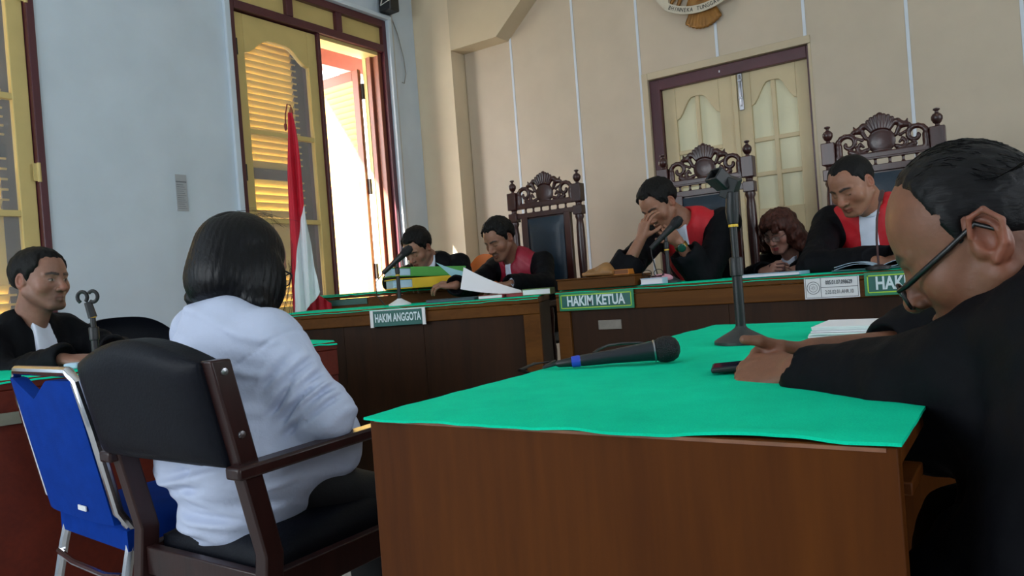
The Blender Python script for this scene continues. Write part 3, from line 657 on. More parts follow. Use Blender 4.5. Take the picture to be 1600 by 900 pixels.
# inventory sticker with seal, small label plate
t = empty('inventory_sticker', (-.66, BY, BZ - .06), 'white inventory sticker with round seal and number beside the right name plate', 'sticker')
x0, x1, z0, z1 = -.768, -.558, BZ - .098, BZ - .008; yy = BY - .006
mb = MB(); mb.bb(x0, x1, yy, BY + .002, z0, z1); mb.build('card', m_white2, t, smooth=0)
mb = MB()
for a, b, c, d in ((x0 + .005, x1 - .005, z1 - .006, z1 - .0045), (x0 + .005, x1 - .005, z0 + .0045, z0 + .006), (x0 + .065, x1 - .005, z0 + .044, z0 + .046)): mb.bb(a, b, yy - .0008, yy, c, d)
for a in (x0 + .0045, x0 + .064, x1 - .006): mb.bb(a, a + .0015, yy - .0008, yy, z0 + .005, z1 - .005)
c = Vector((x0 + .035, yy - .0006, (z0 + z1) / 2))
for rr, wd in ((.026, .0022), (.017, .0016)):
    n = 28
    for k in range(n):
        a0, a1 = 2 * PI * k / n, 2 * PI * (k + 1) / n; mb.add([c + Vector((math.cos(a) * q, 0, math.sin(a) * q)) for a, q in ((a0, rr - wd), (a1, rr - wd), (a1, rr), (a0, rr))], [(3, 2, 1, 0)])
for k in range(8):
    a = PI * k / 4; mb.add([c + Vector((math.cos(b) * q, 0, math.sin(b) * q)) for b, q in ((a - .3, .003), (a, .013), (a + .3, .003))], [(2, 1, 0)])
mb.build('seal_and_lines', m_ink, t, smooth=0)
text('number', '005.01.07.098629', (x0 + .134, yy - .001, z0 + .064), (1, 0, 0), (0, 0, 1), .023, m_ink, t, .62, .02)
text('number', '2.05.02.01.AHR.10', (x0 + .134, yy - .001, z0 + .025), (1, 0, 0), (0, 0, 1), .023, m_ink, t, .62, 0)
t = empty('label_plate', (-1.70, BY + .016, .71), 'tiny metal label on the dark board under the HAKIM KETUA plate', 'label')
mb = MB(); mb.bb(-1.752, -1.628, BY + .011, BY + .018, .690, .735); mb.build('plate', plain('label_metal', (128, 122, 112), .4, .1, 30), t, bevel=.001, smooth=0)
mb = MB(); mb.lathe([(0, 0), (.012, 0), (.012, .0012), (0, .0012)], (-1.732, BY + .011, .7125), (0, -1, 0), 14); mb.build('seal', m_ink, t)
# ---------------------------------------------------------------- carved high chairs
def carved_chair():
    t = empty('high_chair', (0, 0, .15)); tag(t, None, 'chair', 'carved high-backed chairs')
    # local frame: x across, back plane at y=0, faces -y ; z=0 is the platform
    ID = Matrix.Identity(4); Z = lambda z: z - .15
    for s in (-1, 1):
        x = s * .256
        mb = MB(ID); mb.box((x, 0, Z(1.508)), (.068, .06, .118)); mb.box((x, 0, Z(1.395)), (.066, .058, .06)); mb.box((x, 0, Z(.85)), (.062, .058, .14)); mb.box((x, 0, Z(.29)), (.062, .058, .28))
        mb.lathe([(.024, 0), (.02, .006), (.02, .02), (.028, .026)], (x, 0, Z(1.423)), n=14)
        mb.lathe([(.028, 0), (.031, .012), (.024, .025), (.026, .05), (.029, .2), (.027, .36), (.022, .41), (.03, .43), (.026, .45)], (x, 0, Z(.92)), n=14)
        mb.lathe([(.028, 0), (.024, .05), (.028, .2), (.026, .36)], (x, 0, Z(.425)), n=12)
        po = mb.build('post', m_rose, t, bevel=.004)
        mb = MB(ID); mb.lathe([(.024, 0), (.012, .006), (.010, .014), (.018, .02), (.026, .036), (.027, .05), (.02, .062), (.009, .07), (.008, .078), (.016, .084), (.015, .09), (.004, .094)], (x, 0, Z(1.565)), n=16); mb.build('finial', m_rose, po)
        mb = MB(ID); mb.box((x, -.26, Z(.81)), (.06, .5, .04)); mb.lathe([(.026, 0), (.03, .1), (.02, .2), (.03, .3), (.026, .36)], (x, -.46, Z(.43)), n=12); mb.build('arm', m_rose, t, bevel=.008)
        mb = MB(ID); mb.box((x, -.46, Z(.29)), (.062, .062, .28)); mb.build('leg', m_rose, t, bevel=.004)
    S = SDF(); H = 0
    S.box((0, 0, 1.47), (.222, .016, .016), k=.004)                                   # base bar of the crest
    S.rc((-.205, 0, 1.49), (-.205, 0, 1.54), .018, k=.006); S.rc((.205, 0, 1.49), (.205, 0, 1.54), .018, k=.006)
    for s in (-1, 1):
        c = np.array([s * .158, 0, 1.545])                                            # scroll
        P = [c + np.array([s * math.cos(a) * r, 0, math.sin(a) * r]) for a, r in [(a, .056 - .0062 * (a + .6)) for a in np.linspace(-.6, 6.4, 16)]]
        S.chain(P, [.0145 - .0004 * i for i in range(16)], .005)
        S.rc((s * .21, 0, 1.50), c + np.array([s * .05, 0, -.03]), .016, k=.008)
        S.chain([(s * .13, 0, 1.600), (s * .105, 0, 1.605), (s * .08, 0, 1.625), (s * .06, 0, 1.62)], [.012, .016, .016, .014], .008)  # leaf arm
        S.rc((s * .118, 0, 1.606), (s * .127, 0, 1.632), .011, .003, k=.006)
        S.rc((s * .09, 0, 1.60), (s * .07, 0, 1.56), .013, .010, k=.008); S.chain([(s * .07, 0, 1.50), (s * .1, 0, 1.49), (s * .115, 0, 1.515), (s * .10, 0, 1.535), (s * .085, 0, 1.52)], [.012, .012, .01, .009, .007], .005)
        S.rc((s * .09, 0, 1.555), (s * .125, 0, 1.575), .009, .006, k=.006); S.rc((s * .12, 0, 1.49), (s * .15, 0, 1.50), .014, k=.006)
    for k in range(-4, 5):                                                            # shell fan
        a = k * .235; S.rc((math.sin(a) * .055, -.004, 1.575 + math.cos(a) * .03), (math.sin(a) * .088, -.006, 1.572 + math.cos(a) * .096), .009, .011, k=.003)
    S.ell((0, 0, 1.672), (.016, .012, .014), k=.004)
    S.ell((0, .002, 1.537), (.068, .016, .066), k=.006); S.ell((0, -.02, 1.537), (.054, .012, .052), k=.004, op='-')
    S.ell((0, -.004, 1.537), (.050, .010, .048), k=.003)
    S.p = [(f, lo, hi, k, op, c) for f, lo, hi, k, op, c in S.p]
    v, F = S.mesh(.0036); mb = MB(ID); mb.add([(p[0], p[1], p[2] - .15) for p in v], [tuple(f) for f in F]); mb.build('carved_crest', m_rose, t, smooth=3.2)
    # slotted rail
    mb = MB(ID); mb.box((0, 0, Z(1.402)), (.45, .03, .034)); mb.box((0, 0, Z(1.456)), (.45, .03, .014)); xs = [-.222, -.158, -.096, -.034, .034, .096, .158, .222]
    for x in xs[1:-1]: mb.lathe([(.013, 0), (.007, .008), (.007, .026), (.013, .034)], (x, 0, Z(1.418)), n=10)
    mb.build('slotted_rail', m_rose, t, bevel=.003)
    for s in (-1, 1):
        mb = MB(ID); mb.box((s * .168, 0, Z(1.0)), (.05, .034, .79)); mb.build('stile', m_rose, t, bevel=.004)
    mb = MB(ID); mb.box((0, .012, Z(1.0)), (.286, .012, .77)); mb.build('back_board', m_rose, t, smooth=0)
    mb = MB(ID); mb.slab(lambda u, v: (-.142 + .284 * u, -.012 - .03 * (1 - abs(2 * u - 1) ** 4) * (1 - abs(2 * v - 1) ** 10), Z(.62 + .755 * v)), 16, 24, (0, .02, 0)); mb.build('back_pad', m_navy, t, smooth=1)
    mb = MB(ID); mb.box((0, 0, Z(.60)), (.45, .034, .05)); mb.build('rail', m_rose, t, bevel=.004); mb = MB(ID); mb.box((0, -.46, Z(.56)), (.45, .03, .07)); mb.build('rail', m_rose, t, bevel=.004)
    mb = MB(ID); mb.box((0, -.24, Z(.59)), (.46, .46, .07)); mb.build('seat', m_navy, t, bevel=.02)
    return t
CH = carved_chair(); CY = 4.30
for i, (x, lb) in enumerate(((-2.644, 'carved high-backed chair with navy pad behind the angled left bench'), (-1.53, 'carved high-backed chair with navy pad in front of the double door'), (-.586, 'carved high-backed chair furthest right, behind the judge beside the bald man'))):
    c = CH if i == 0 else copy_tree(CH); c.location = (x, CY, .15); c['label'] = lb
# ---------------------------------------------------------------- witness chair
t = empty('armchair', (-1.5, 1.05, 0), 'dark wooden armchair with black padded back under the woman in white', 'armchair')
AX0, AX1 = -1.725, -1.275
def post_y(z): return .93 - (z - .45) * .22 if z > .45 else .93 - (.45 - z) * .10
for x in (AX0, AX1):
    mb = MB(); zs = [0, .45, .62, .76, .848]
    pts = [(x, post_y(z), z) for z in zs]
    mb.bar(pts, .018, .022)
    po = mb.build('back_post', m_dark, t, bevel=.004)
    if x == AX1:
        for z in (.825, .70): mb = MB(); mb.lathe([(.0, 0), (.008, 0), (.007, .003), (0, .004)], (x + .018, post_y(z), z), (1, 0, 0), 10); mb.build('screw', m_steel, po)
mb = MB()
def backpad(u, v, s):
    z = .635 + .21 * v; top = .050 * math.sin(PI * u) if v > .0 else 0
    zz = z + top * max(0, (v - .35) / .65) + .0
    ed = (1 - abs(2 * u - 1) ** 6) * (1 - abs(2 * v - 1) ** 8)
    return (AX0 - .022 + (AX1 - AX0 + .010) * u, post_y(zz) + s * (.026 + .028 * ed) - .006, zz)
gv = []; NU, NV = 24, 16
A = [backpad(i / NU, j / NV, -1) for j in range(NV + 1) for i in range(NU + 1)]; Bk = [backpad(i / NU, j / NV, 1) for j in range(NV + 1) for i in range(NU + 1)]
fs = []; nn = len(A)
for j in range(NV):
    for i in range(NU):
        a = j * (NU + 1) + i; q = (a, a + 1, a + NU + 2, a + NU + 1); fs.append(q); fs.append(tuple(nn + k for k in reversed(q)))
ring = [i for i in range(NU + 1)] + [j * (NU + 1) + NU for j in range(1, NV + 1)] + [NV * (NU + 1) + i for i in range(NU - 1, -1, -1)] + [j * (NU + 1) for j in range(NV - 1, 0, -1)]
for k in range(len(ring)): a, b = ring[k], ring[(k + 1) % len(ring)]; fs.append((b, a, nn + a, nn + b))
mb.add(A + Bk, fs); mb.build('back_pad', m_leath, t, smooth=1.3, bevel=.006)
for x in (AX0, AX1):
    mb = MB(); mb.beam((x + .012 * (1 if x == AX1 else -1), post_y(.63) - .04, .628), (x + .02 * (1 if x == AX1 else -1), 1.42, .642), .046, .026); mb.build('armrest', m_dark, t, bevel=.006)
    mb = MB(); mb.beam((x, 1.38, 0), (x, 1.37, .628), .042, .05, (0, 1, 0)); mb.build('front_leg', m_dark, t, bevel=.004)
    mb = MB(); mb.bb(x - .014, x + .014, .93, 1.37, .345, .41); mb.build('side_rail', m_dark, t, bevel=.003)
for y in (.925, 1.37): mb = MB(); mb.bb(AX0 + .02, AX1 - .02, y - .012, y + .012, .345, .41); mb.build('cross_rail', m_dark, t, bevel=.003)
mb = MB(); mb.slab(lambda u, v: (AX0 + .022 + (AX1 - AX0 - .044) * u, .955 + .44 * v, .425 + .045 * (1 - abs(2 * u - 1) ** 6) * (1 - abs(2 * v - 1) ** 6)), 16, 16, (0, 0, -.035)); mb.build('seat_cushion', m_leath, t, smooth=1.2)
mb = MB(); mb.bb(AX0 + .01, AX1 - .01, 1.395, 1.40, .65, .662); 
# ---------------------------------------------------------------- blue banquet chair
BT = Matrix.Translation((-2.015, 1.15, -.024)) @ Matrix.Rotation(math.radians(-4), 4, 'Z')
t = empty('banquet_chair', (-2.035, 1.14, 0), 'blue fabric banquet chair with chrome frame left of the armchair', 'chair')
def by(z): return -.21 - (z - .45) * .20
mb = MBL(BT)
zt, zb = .845, .455; hw = .205
pth = [(-hw + .02, by(zb) + .03, zb - .01), (-hw - .004, by(.5), .5), (-hw - .002, by(.7), .7), (-hw + .012, by(.82), .82), (-hw + .04, by(zt), zt), (hw - .04, by(zt), zt), (hw - .012, by(.82), .82), (hw + .002, by(.7), .7), (hw + .004, by(.5), .5), (hw - .02, by(zb) + .03, zb - .01)]
mb.tube(pth, .0125, 10); mb.build('back_frame', m_chrome, t)
mb = MBL(BT)
def bshell(u, v):
    z = .465 + .36 * v; x = (-hw + .012) + (2 * hw - .024) * u
    if v > .86: z -= .05 * max(0, 1 - abs(u - .42) / .28) * (v - .86) / .14
    k = .02 * (1 - abs(2 * u - 1) ** 4); return (x, by(z) - .012 - k * .6, z)
mb.slab(bshell, 24, 20, (0, .032, 0)); sh = mb.build('back_shell', m_blue, t, smooth=1.2)
mb = MBL(BT); mb.box((.075, by(.50) - .028, .50), (.045, .003, .012)); mb.build('maker_tag', m_white2, sh, smooth=0)
mb = MBL(BT); mb.slab(lambda u, v: (-.20 + .40 * u, -.2 + .41 * v, .445 + .035 * (1 - abs(2 * u - 1) ** 5) * (1 - abs(2 * v - 1) ** 5)), 16, 16, (0, 0, -.05)); mb.build('seat', m_blue, t, smooth=1.2)
for s in (-1, 1):
    mb = MBL(BT); mb.tube([(s * .185, by(.46) + .035, .45), (s * .19, -.20, .36), (s * .2, -.27, .012)], .0125, 8); mb.build('leg', m_chrome, t)
    mb = MBL(BT); mb.tube([(s * .185, .17, .40), (s * .2, .22, .012)], .0125, 8); mb.build('leg', m_chrome, t)
    mb = MBL(BT); mb.tube([(s * .185, -.17, .40), (s * .185, .17, .40)], .011, 8); mb.build('side_rail', m_chrome, t)
mb = MBL(BT); mb.tube([(-.19, -.215, .34), (-.1, -.215, .325), (.1, -.215, .325), (.19, -.215, .34)], .008, 8); mb.build('stretcher', m_chrome, t)
# ---------------------------------------------------------------- lawyer's desk on the left
PA = Vector((-2.70, .55, 0)); PB = Vector((-2.262, 2.035, 0)); pu = (PB - PA).normalized(); pn = Vector((-pu.y, pu.x, 0)); PL = (PB - PA).length
TP = Matrix.Translation(PA) @ Matrix((pu, pn, (0, 0, 1))).transposed().to_4x4(); PZ = .772
t = empty('lawyer_desk', (PA + PB) / 2 + pn * .3, 'red brown wooden desk on the left below the young lawyer', 'desk')
mb = MBL(TP); mb.bb(0, PL, 0, .56, PZ - .03, PZ); mb.build('desk_top', m_red, t, bevel=.003)
mb = MBL(TP); mb.bb(0, PL, .002, .028, PZ - .13, PZ - .031); mb.build('apron', m_red, t, bevel=.003)
mb = MBL(TP); mb.bb(0, PL, .012, .028, .0, PZ - .1305); mb.build('front_board', m_red, t, smooth=0)
for a in (0, PL - .022): mb = MBL(TP); mb.bb(a, a + .022, .029, .55, .0, PZ - .031); mb.build('side_board', m_red, t, bevel=.003)
felt_sheet('tablecloth', 'green felt strip on the red brown desk at the left', lambda u, v: tuple(TP @ Vector((.002 + (PL - .004) * u, -.006 + .55 * v, PZ + .005 - ((.010 + .003 * wv(u * 3, 21)) if v < .06 else 0)))), 40, 16)
t = empty('desk_plate', TP @ Vector((.42, -.004, PZ - .12)), 'dull grey strip plate on the front of the left desk', 'plate')
mb = MBL(TP); mb.bb(.22, .56, -.006, .002, PZ - .135, PZ - .098); mb.build('plate', plain('dull_plate', (112, 112, 98), .5, .1, 30), t, bevel=.001, smooth=0)
# office chair behind the lawyer's desk
t = empty('office_chair', (-3.28, 1.80, 0), 'black vinyl office chair empty beside the young lawyer', 'chair')
OT = Matrix.Translation((-3.28, 1.80, .05)) @ Matrix.Rotation(math.radians(-100), 4, 'Z')
mb = MBL(OT)
def oback(u, v):
    x = -.23 + .46 * u; z = .52 + .36 * v; z = z - (.10 * abs(2 * u - 1) ** 3) * v
    return (x, -.22 + .05 * (2 * u - 1) ** 2 - .05 * v - .03 * (1 - abs(2 * u - 1) ** 4) * (1 - abs(2 * v - 1) ** 4) , z)
mb.slab(oback, 18, 14, (0, .05, 0)); mb.build('backrest', m_leath, t, smooth=1.3)
mb = MBL(OT); mb.slab(lambda u, v: (-.23 + .46 * u, -.2 + .42 * v, .45 + .04 * (1 - abs(2 * u - 1) ** 4) * (1 - abs(2 * v - 1) ** 4)), 14, 14, (0, 0, -.06)); mb.build('seat', m_leath, t, smooth=1.2)
mb = MBL(OT); mb.tube([(0, 0, .05), (0, 0, .42)], .03); mb.build('gas_lift', m_black, t)
mb = MBL(OT); mb.tube([(0, 0, .38), (0, -.2, .4), (0, -.26, .55)], .018); mb.build('back_bar', m_black, t)
for k in range(5):
    a = 2 * PI * k / 5; mb = MBL(OT); mb.tube([(0, 0, .08), (math.cos(a) * .27, math.sin(a) * .27, .06)], [.025, .016]); mb.lathe([(.0, -.02), (.025, -.02), (.025, .02), (0, .02)], (math.cos(a) * .27, math.sin(a) * .27, .026), (math.sin(a), -math.cos(a), 0)); mb.build('base_arm', m_black, t)
# orange chair between clerk and left judge
t = empty('orange_chair', (-3.43, 4.27, .15), 'orange plastic chair under the young clerk by the window', 'chair')
OO = Matrix.Translation((-3.43, 4.27, .15)) @ Matrix.Rotation(.15, 4, 'Z'); m_or = plain('orange_plastic', (228, 116, 24), .4, .06)
mb = MBL(OO)
def oc(u, v):
    x = -.25 + .5 * u; z = .52 + .52 * v - .10 * math.exp(-((u - .5) / .16) ** 2) * v - .04 * abs(2 * u - 1) ** 4 * v
    return (x, .1 + .1 * v - .05 * (1 - (2 * u - 1) ** 2), z)
mb.slab(oc, 20, 12, (0, .012, 0)); mb.build('backrest', m_or, t, smooth=1.2)
mb = MBL(OO); mb.slab(lambda u, v: (-.23 + .46 * u, -.3 + .42 * v, .44 - .02 * math.sin(PI * u)), 10, 10, (0, 0, -.012)); mb.build('seat', m_or, t)
for sx in (-1, 1):
    for yy in (-.25, .12): mb = MBL(OO); mb.tube([(sx * .2, yy, .43), (sx * .23, yy * 1.2, 0)], .014, 8); mb.build('leg', m_steel, t)
# ---------------------------------------------------------------- people
m_skin = vcol('skin', .48, .07, 60, .08, .10, .4)
m_hairb = hairmat('black_hair', (7, 7, 10), .4)
m_hairs = hairmat('cropped_hair', (10, 9, 9), .65, (90, 90, 40))
m_hairbr = hairmat('brown_hair', (64, 34, 27), .5, (40, 40, 12))
m_robe = plain('black_robe', (9, 10, 15), .7, .2, 9, .12, 70, spec=.12)
m_redc = plain('red_cloth', (190, 12, 30), .6, .08, 12, .1, 90)
m_crim = plain('crimson_cloth', (150, 14, 46), .5, .08, 12, .1, 90)
m_bib = plain('white_jabot', (216, 222, 240), .7, .03, 12, .06, 60)
m_shirt = plain('white_shirt', (188, 198, 222), .75, .03, 8, .25, 45)
m_trous = plain('black_trousers', (12, 13, 18), .7, .15, 10, .1, 90)
m_eyew = plain('black_spectacle_frame', (12, 12, 14), .3, .1)
m_lens = glassmat('spectacle_lens', (255, 255, 255), .02, .14)
def nrm(v): v = V3(v); return v / np.linalg.norm(v)
class Head:
    def __init__(s, c, fwd, roll=0, sc=1.0):
        s.c = V3(c); f = nrm(fwd); up = np.array([0, 0, 1.0]); x = nrm(np.cross(f, up)); z = np.cross(x, f)
        x2 = x * math.cos(roll) + z * math.sin(roll); z2 = -x * math.sin(roll) + z * math.cos(roll)
        s.R = np.stack([x2, f, z2], 1); s.sc = sc
    def L(s, p): return s.c + s.R @ (V3(p) * s.sc)
    def inv(s, P): return (P - s.c) @ s.R / s.sc
def add_head(S, H, skin, fat=0.0, nose=1.0, jaw=1.0, brow=(30, 24, 22), lips=None, eyes='down', moust=None, stubble=0, female=False, cr=((0, -.018, .035), (.076, .098, .086))):
    L, k_, R = H.L, H.sc, H.R; sk = skin; e = lambda c, r, k=.02, op='+', col=sk: S.ell(L(c), V3(r) * k_, R, k, op, col)
    r_ = lambda a, b, ra, rb=None, k=.012, op='+', col=sk: S.rc(L(a), L(b), ra * k_, (ra if rb is None else rb) * k_, k, op, col)
    e(*cr, .02); e((0, .022, .03), (.069, .072, .078), .03)
    e((0, .028, -.035), (.060 + fat, .064, .078), .03)
    for s in (-1, 1):
        r_((s * (.056 + fat), .0, -.045), (s * .024 * jaw, .07, -.097), .020, .017, .02)
        e((s * (.044 + fat * .8), .058, -.026), (.022, .022, .024), .022)
        r_((s * .012, .090, .022), (s * .048, .074, .022), .0085, .007, .012)
    e((0, .076, -.100), (.022, .017, .016), .02); e((0, .070, -.066), (.032, .020, .024), .02)
    for s in (-1, 1): e((s * .031, .100, -.001), (.017, .014, .0125), .012, '-')
    for s in (-1, 1): e((s * .031, .0765, .0), (.0145, .0135, .0135), .004)
    r_((0, .088, .012), (0, .112, -.030), .0085, .0115 * nose, .012); e((0, .1125, -.034), (.0115 * nose, .0105, .010), .008)
    for s in (-1, 1): e((s * .0135 * nose, .101, -.037), (.0085 * nose, .0095, .008), .007)
    for s in (-1, 1): e((s * .007, .106, -.0455), (.0038, .005, .003), .003, '-', tuple(int(v * .35) for v in sk))
    lp = lips or tuple(int(a * b) for a, b in zip(sk, (.82, .62, .60)))
    r_((-.021, .088, -.0655), (0, .0975, -.0630), .0042, .0060, .005); r_((.021, .088, -.0655), (0, .0975, -.0630), .0042, .0060, .005)
    r_((-.017, .088, -.0750), (0, .0955, -.0765), .005, .0072, .005); r_((.017, .088, -.0750), (0, .0955, -.0765), .005, .0072, .005)
    for s in (-1, 1):
        e((s * .078, -.014, -.004), (.010, .020, .031), .006); e((s * .084, -.010, .0), (.006, .011, .018), .004, '-'); e((s * .078, .004, -.012), (.006, .006, .010), .006)
    # colours of the skin itself
    W = lambda *p: L(p)
    red = tuple(min(255, int(a * b)) for a, b in zip(sk, (1.04, .86, .82)))
    for s in (-1, 1):
        S.spot(W(s * .05, .06, -.03), W(s * .04, .075, -.035), .010, red, .02, .5); S.spot(W(s * .082, -.014, -.025), W(s * .082, -.014, .02), .012, red, .012, .6)
    S.spot(W(0, .115, -.03), W(0, .118, -.036), .010, red, .012, .5)
    for s in (-1, 1):
        S.spot(W(s * .019, .0915, -.0662), W(0, .1, -.0655), .0042, lp, .003, .9); S.spot(W(s * .016, .0915, -.0745), W(0, .099, -.0755), .0055, lp, .003, .9)
        S.spot(W(s * .021, .094, -.0700), W(0, .104, -.0697), .0010, tuple(int(v * .35) for v in sk), .0018, .9)
    if moust: S.spot(W(-.026, .094, -.058), W(0, .106, -.053), .006, moust, .004, .85); S.spot(W(.026, .094, -.058), W(0, .106, -.053), .006, moust, .004, .85)
    if stubble:
        dk = tuple(int(v * .72) for v in sk)
        for a, b in (((-.055, .02, -.07), (0, .085, -.105)), ((.055, .02, -.07), (0, .085, -.105)), ((-.025, .09, -.056), (.025, .09, -.056))): S.spot(W(*a), W(*b), .02, dk, .02, stubble)
    bw = .0042 if not female else .0028
    for s in (-1, 1):
        S.spot(W(s * .014, .099, .022), W(s * .034, .092, .0265), bw, brow, .003, .92); S.spot(W(s * .034, .092, .0265), W(s * .050, .078, .022), bw * .85, brow, .003, .9)
        dk = (24, 18, 18); sh = tuple(int(v * .78) for v in sk)
        if eyes == 'down':
            S.spot(W(s * .020, .090, -.0055), W(s * .031, .092, -.0085), .0011, dk, .0018, .9); S.spot(W(s * .031, .092, -.0085), W(s * .043, .084, -.005), .0012, dk, .0018, .9)
            S.spot(W(s * .02, .092, .0065), W(s * .043, .085, .0065), .0008, sh, .003, .6)
        else:
            S.spot(W(s * .022, .091, .0), W(s * .040, .087, .0005), .0028, (170, 158, 150), .0014, 1); S.spot(W(s * .0315, .0915, .0003), W(s * .0315, .0915, .0005), .0042, (24, 15, 13), .0014, 1)
            S.spot(W(s * .019, .091, .002), W(s * .031, .092, .0058), .0011, dk, .0016, .95); S.spot(W(s * .031, .092, .0058), W(s * .044, .084, .002), .0013, dk, .0016, .95)
            S.spot(W(s * .02, .091, -.0045), W(s * .042, .086, -.004), .0005, sh, .0018, .8)
def add_hand(S, w, d, n, side, curl, skin, sc=1.0, thumb=None, spread=.10, tc=(.2, .4, .4), nails=None):
    # w wrist, d towards the fingers, n back of the hand, side=+1/-1: the thumb lies on side*cross(d, n)
    w, d = V3(w), nrm(d); n = V3(n); n = nrm(n - d * (n @ d)); t = side * np.cross(d, n); K = []
    for i, (u, ln, r) in enumerate(((.030, .086, .0088), (.0095, .090, .0092), (-.0105, .086, .0088), (-.029, .078, .0078))):
        kn = w + (d * ln + t * u + n * (.004 - .003 * abs(i - 1.3))) * sc; K.append(kn)
        S.rc(w + (t * u * .55 + d * .006) * sc, kn, .0125 * sc, .0098 * sc, .013, '+', skin)
    S.ell(w + (d * .05 - n * .006 + t * .0) * sc, V3((.036, .042, .014)) * sc, np.stack([t, d, n], 1), .014, '+', skin)
    lens = ((.043, .025, .020), (.047, .029, .021), (.043, .027, .020), (.034, .021, .018)); rad = (.0085, .0088, .0083, .0073)
    for i in range(4):
        a = 0; p = K[i]; c = curl[i] if isinstance(curl[0], (tuple, list)) else curl
        dd0 = nrm(d + t * spread * (1.2 - i) * .8)
        for j in range(3):
            a += c[j]; dd = dd0 * math.cos(a) - n * math.sin(a); q = p + dd * lens[i][j] * sc
            S.rc(p, q, rad[i] * (1 - .08 * j) * sc, rad[i] * (.93 - .1 * j) * sc, .0035, '+', skin)
            if j < 2: S.ell(q, V3((1, 1, 1)) * rad[i] * (.98 - .08 * j) * sc, None, .003, '+', skin)
            if j == 2:
                nn = n * math.cos(a) + dd0 * math.sin(a); nl = q + nn * rad[i] * .8 * sc
                S.spot(nl - dd * .006 * sc, nl, .0042 * sc, tuple(min(255, int(v * 1.18 + 12)) for v in skin), .0015, .8)
            p = q
    b = w + (d * .022 + t * .022 - n * .006) * sc; th = thumb if thumb is not None else (.72, .62, -.30)
    dd = nrm(d * th[0] + t * th[1] + n * th[2]); p = b
    S.rc(w + (d * .012 + t * .010 - n * .004) * sc, b + dd * .03 * sc, .014 * sc, .012 * sc, .012, '+', skin); p = b + dd * .036 * sc
    for j, (ln, r) in enumerate(((.032, .0102), (.026, .0092))):
        dd = nrm(dd * math.cos(tc[j]) + (d * .5 - t * .6 - n * .15) * math.sin(tc[j])); q = p + dd * ln * sc
        S.rc(p, q, r * sc, (r - .0012) * sc, .005, '+', skin); p = q
def hair_short(H, name, mat, root, h, line, t=.012, amp=.004, freq=120, seed=1, topb=.0, extra=None, tmp=.012, cr=((0, -.018, .035), (.076, .098, .086))):
    S = SDF(); L, R, k_ = H.L, H.R, H.sc
    S.ell(L(V3(cr[0]) + V3((0, 0, topb * .4))), (V3(cr[1]) + t + V3((0, 0, topb))) * k_, R, .02); S.ell(L((0, .022, .03)), (V3((.069, .072, .078)) + t * .85) * k_, R, .03)
    if extra: extra(S, L, R)
    ys = [p[0] for p in line]; zs = [p[1] for p in line]
    def post(P, d):
        q = H.inv(P); zl = np.interp(q[:, 1], ys, zs); ax_ = np.abs(q[:, 0]); fr = np.clip((q[:, 1] - .03) / .02, 0, 1); zl = zl + fr * (tmp * np.exp(-((ax_ - .040) / .013) ** 2) - .035 * np.clip((ax_ - .052) / .02, 0, 1) + .006 * noise3(q, 160, seed + 8))
        m = (zl - q[:, 2]) * k_ * .8 + .004 * noise3(q, 90, seed + 3); d = d + amp * noise3(q * np.array([2.2, .6, .9]), freq, seed) + .4 * amp * noise3(q * np.array([2.0, 1.0, 1.0]), freq * 2.2, seed + 2)
        d = d + t * k_ * 1.1 * np.clip(1 + m / (k_ * .026), 0, 1) ** 1.5
        kk = .004; hh = np.clip(.5 + .5 * (m - d) / kk, 0, 1); return d * (1 - hh) + m * hh + kk * hh * (1 - hh)
    S.post = post; return S.build(name, mat, root, h, False)
SHORT = [(-.2, -.07), (-.1, -.055), (-.06, -.045), (-.035, -.012), (-.012, .022), (.004, .018), (.012, -.012), (.024, -.008), (.034, .030), (.05, .066), (.075, .084), (.2, .095)]
def glasses(H, root, mat, wide=.066, thick=.0022, rect=True, lens=True, drop=-.004, fwd=.108, rx=.023, rz=.016):
    L = H.L; mb = MB(); pl = []
    for s in (-1, 1):
        pts = []
        for k in range(25):
            a = 2 * PI * k / 24; ca, sa = math.cos(a), math.sin(a); pw = .55 if rect else 1
            x = math.copysign(abs(ca) ** pw, ca) * rx; z = math.copysign(abs(sa) ** pw, sa) * rz
            pts.append(tuple(L((s * .032 + x, fwd - abs(s * .032 + x) * .18, drop + z))))
        mb.tube(pts, thick, 6, False); pl.append(pts)
        mb.tube([tuple(L((s * (.032 + rx), fwd - .008, drop + rz * .5))), tuple(L((s * wide, fwd - .022, drop + rz * .55))), tuple(L((s * (wide + .011), .03, .006))), tuple(L((s * (wide + .014), -.008, .018))), tuple(L((s * (wide + .012), -.03, -.006)))], [thick * 1.1, thick * 1.4, thick * 1.4, thick * 1.3, thick], 6)
    mb.tube([tuple(L((-.011, fwd + .001, drop + .004))), tuple(L((0, fwd + .005, drop + .007))), tuple(L((.011, fwd + .001, drop + .004)))], thick, 6)
    o = mb.build('spectacles', mat, root, smooth=1.2)
    if lens:
        for pts in pl:
            mb = MB(); mb.add(pts[:-1], [tuple(range(24))]); mb.build('lens', m_lens, o, smooth=0)
    return o
class Torso:
    def __init__(s, neck, hip, face):
        s.n, s.h = V3(neck), V3(hip); z = nrm(s.n - s.h); f = V3(face); y = nrm(f - z * (f @ z)); s.R = np.stack([np.cross(y, z), y, z], 1)
    def P(s, x, y, z): return s.n + s.R @ V3((x, y, z))      # x to the person's right, y forward, z up from the neck base
    def inv(s, P): return (P - s.n) @ s.R
def arm_pts(T, J, side, sw): return (V3(J['sh' + side]) if 'sh' + side in J else T.P(sw * (1 if side == 'R' else -1), -.025, -.075)), V3(J['el' + side]), V3(J['wr' + side])
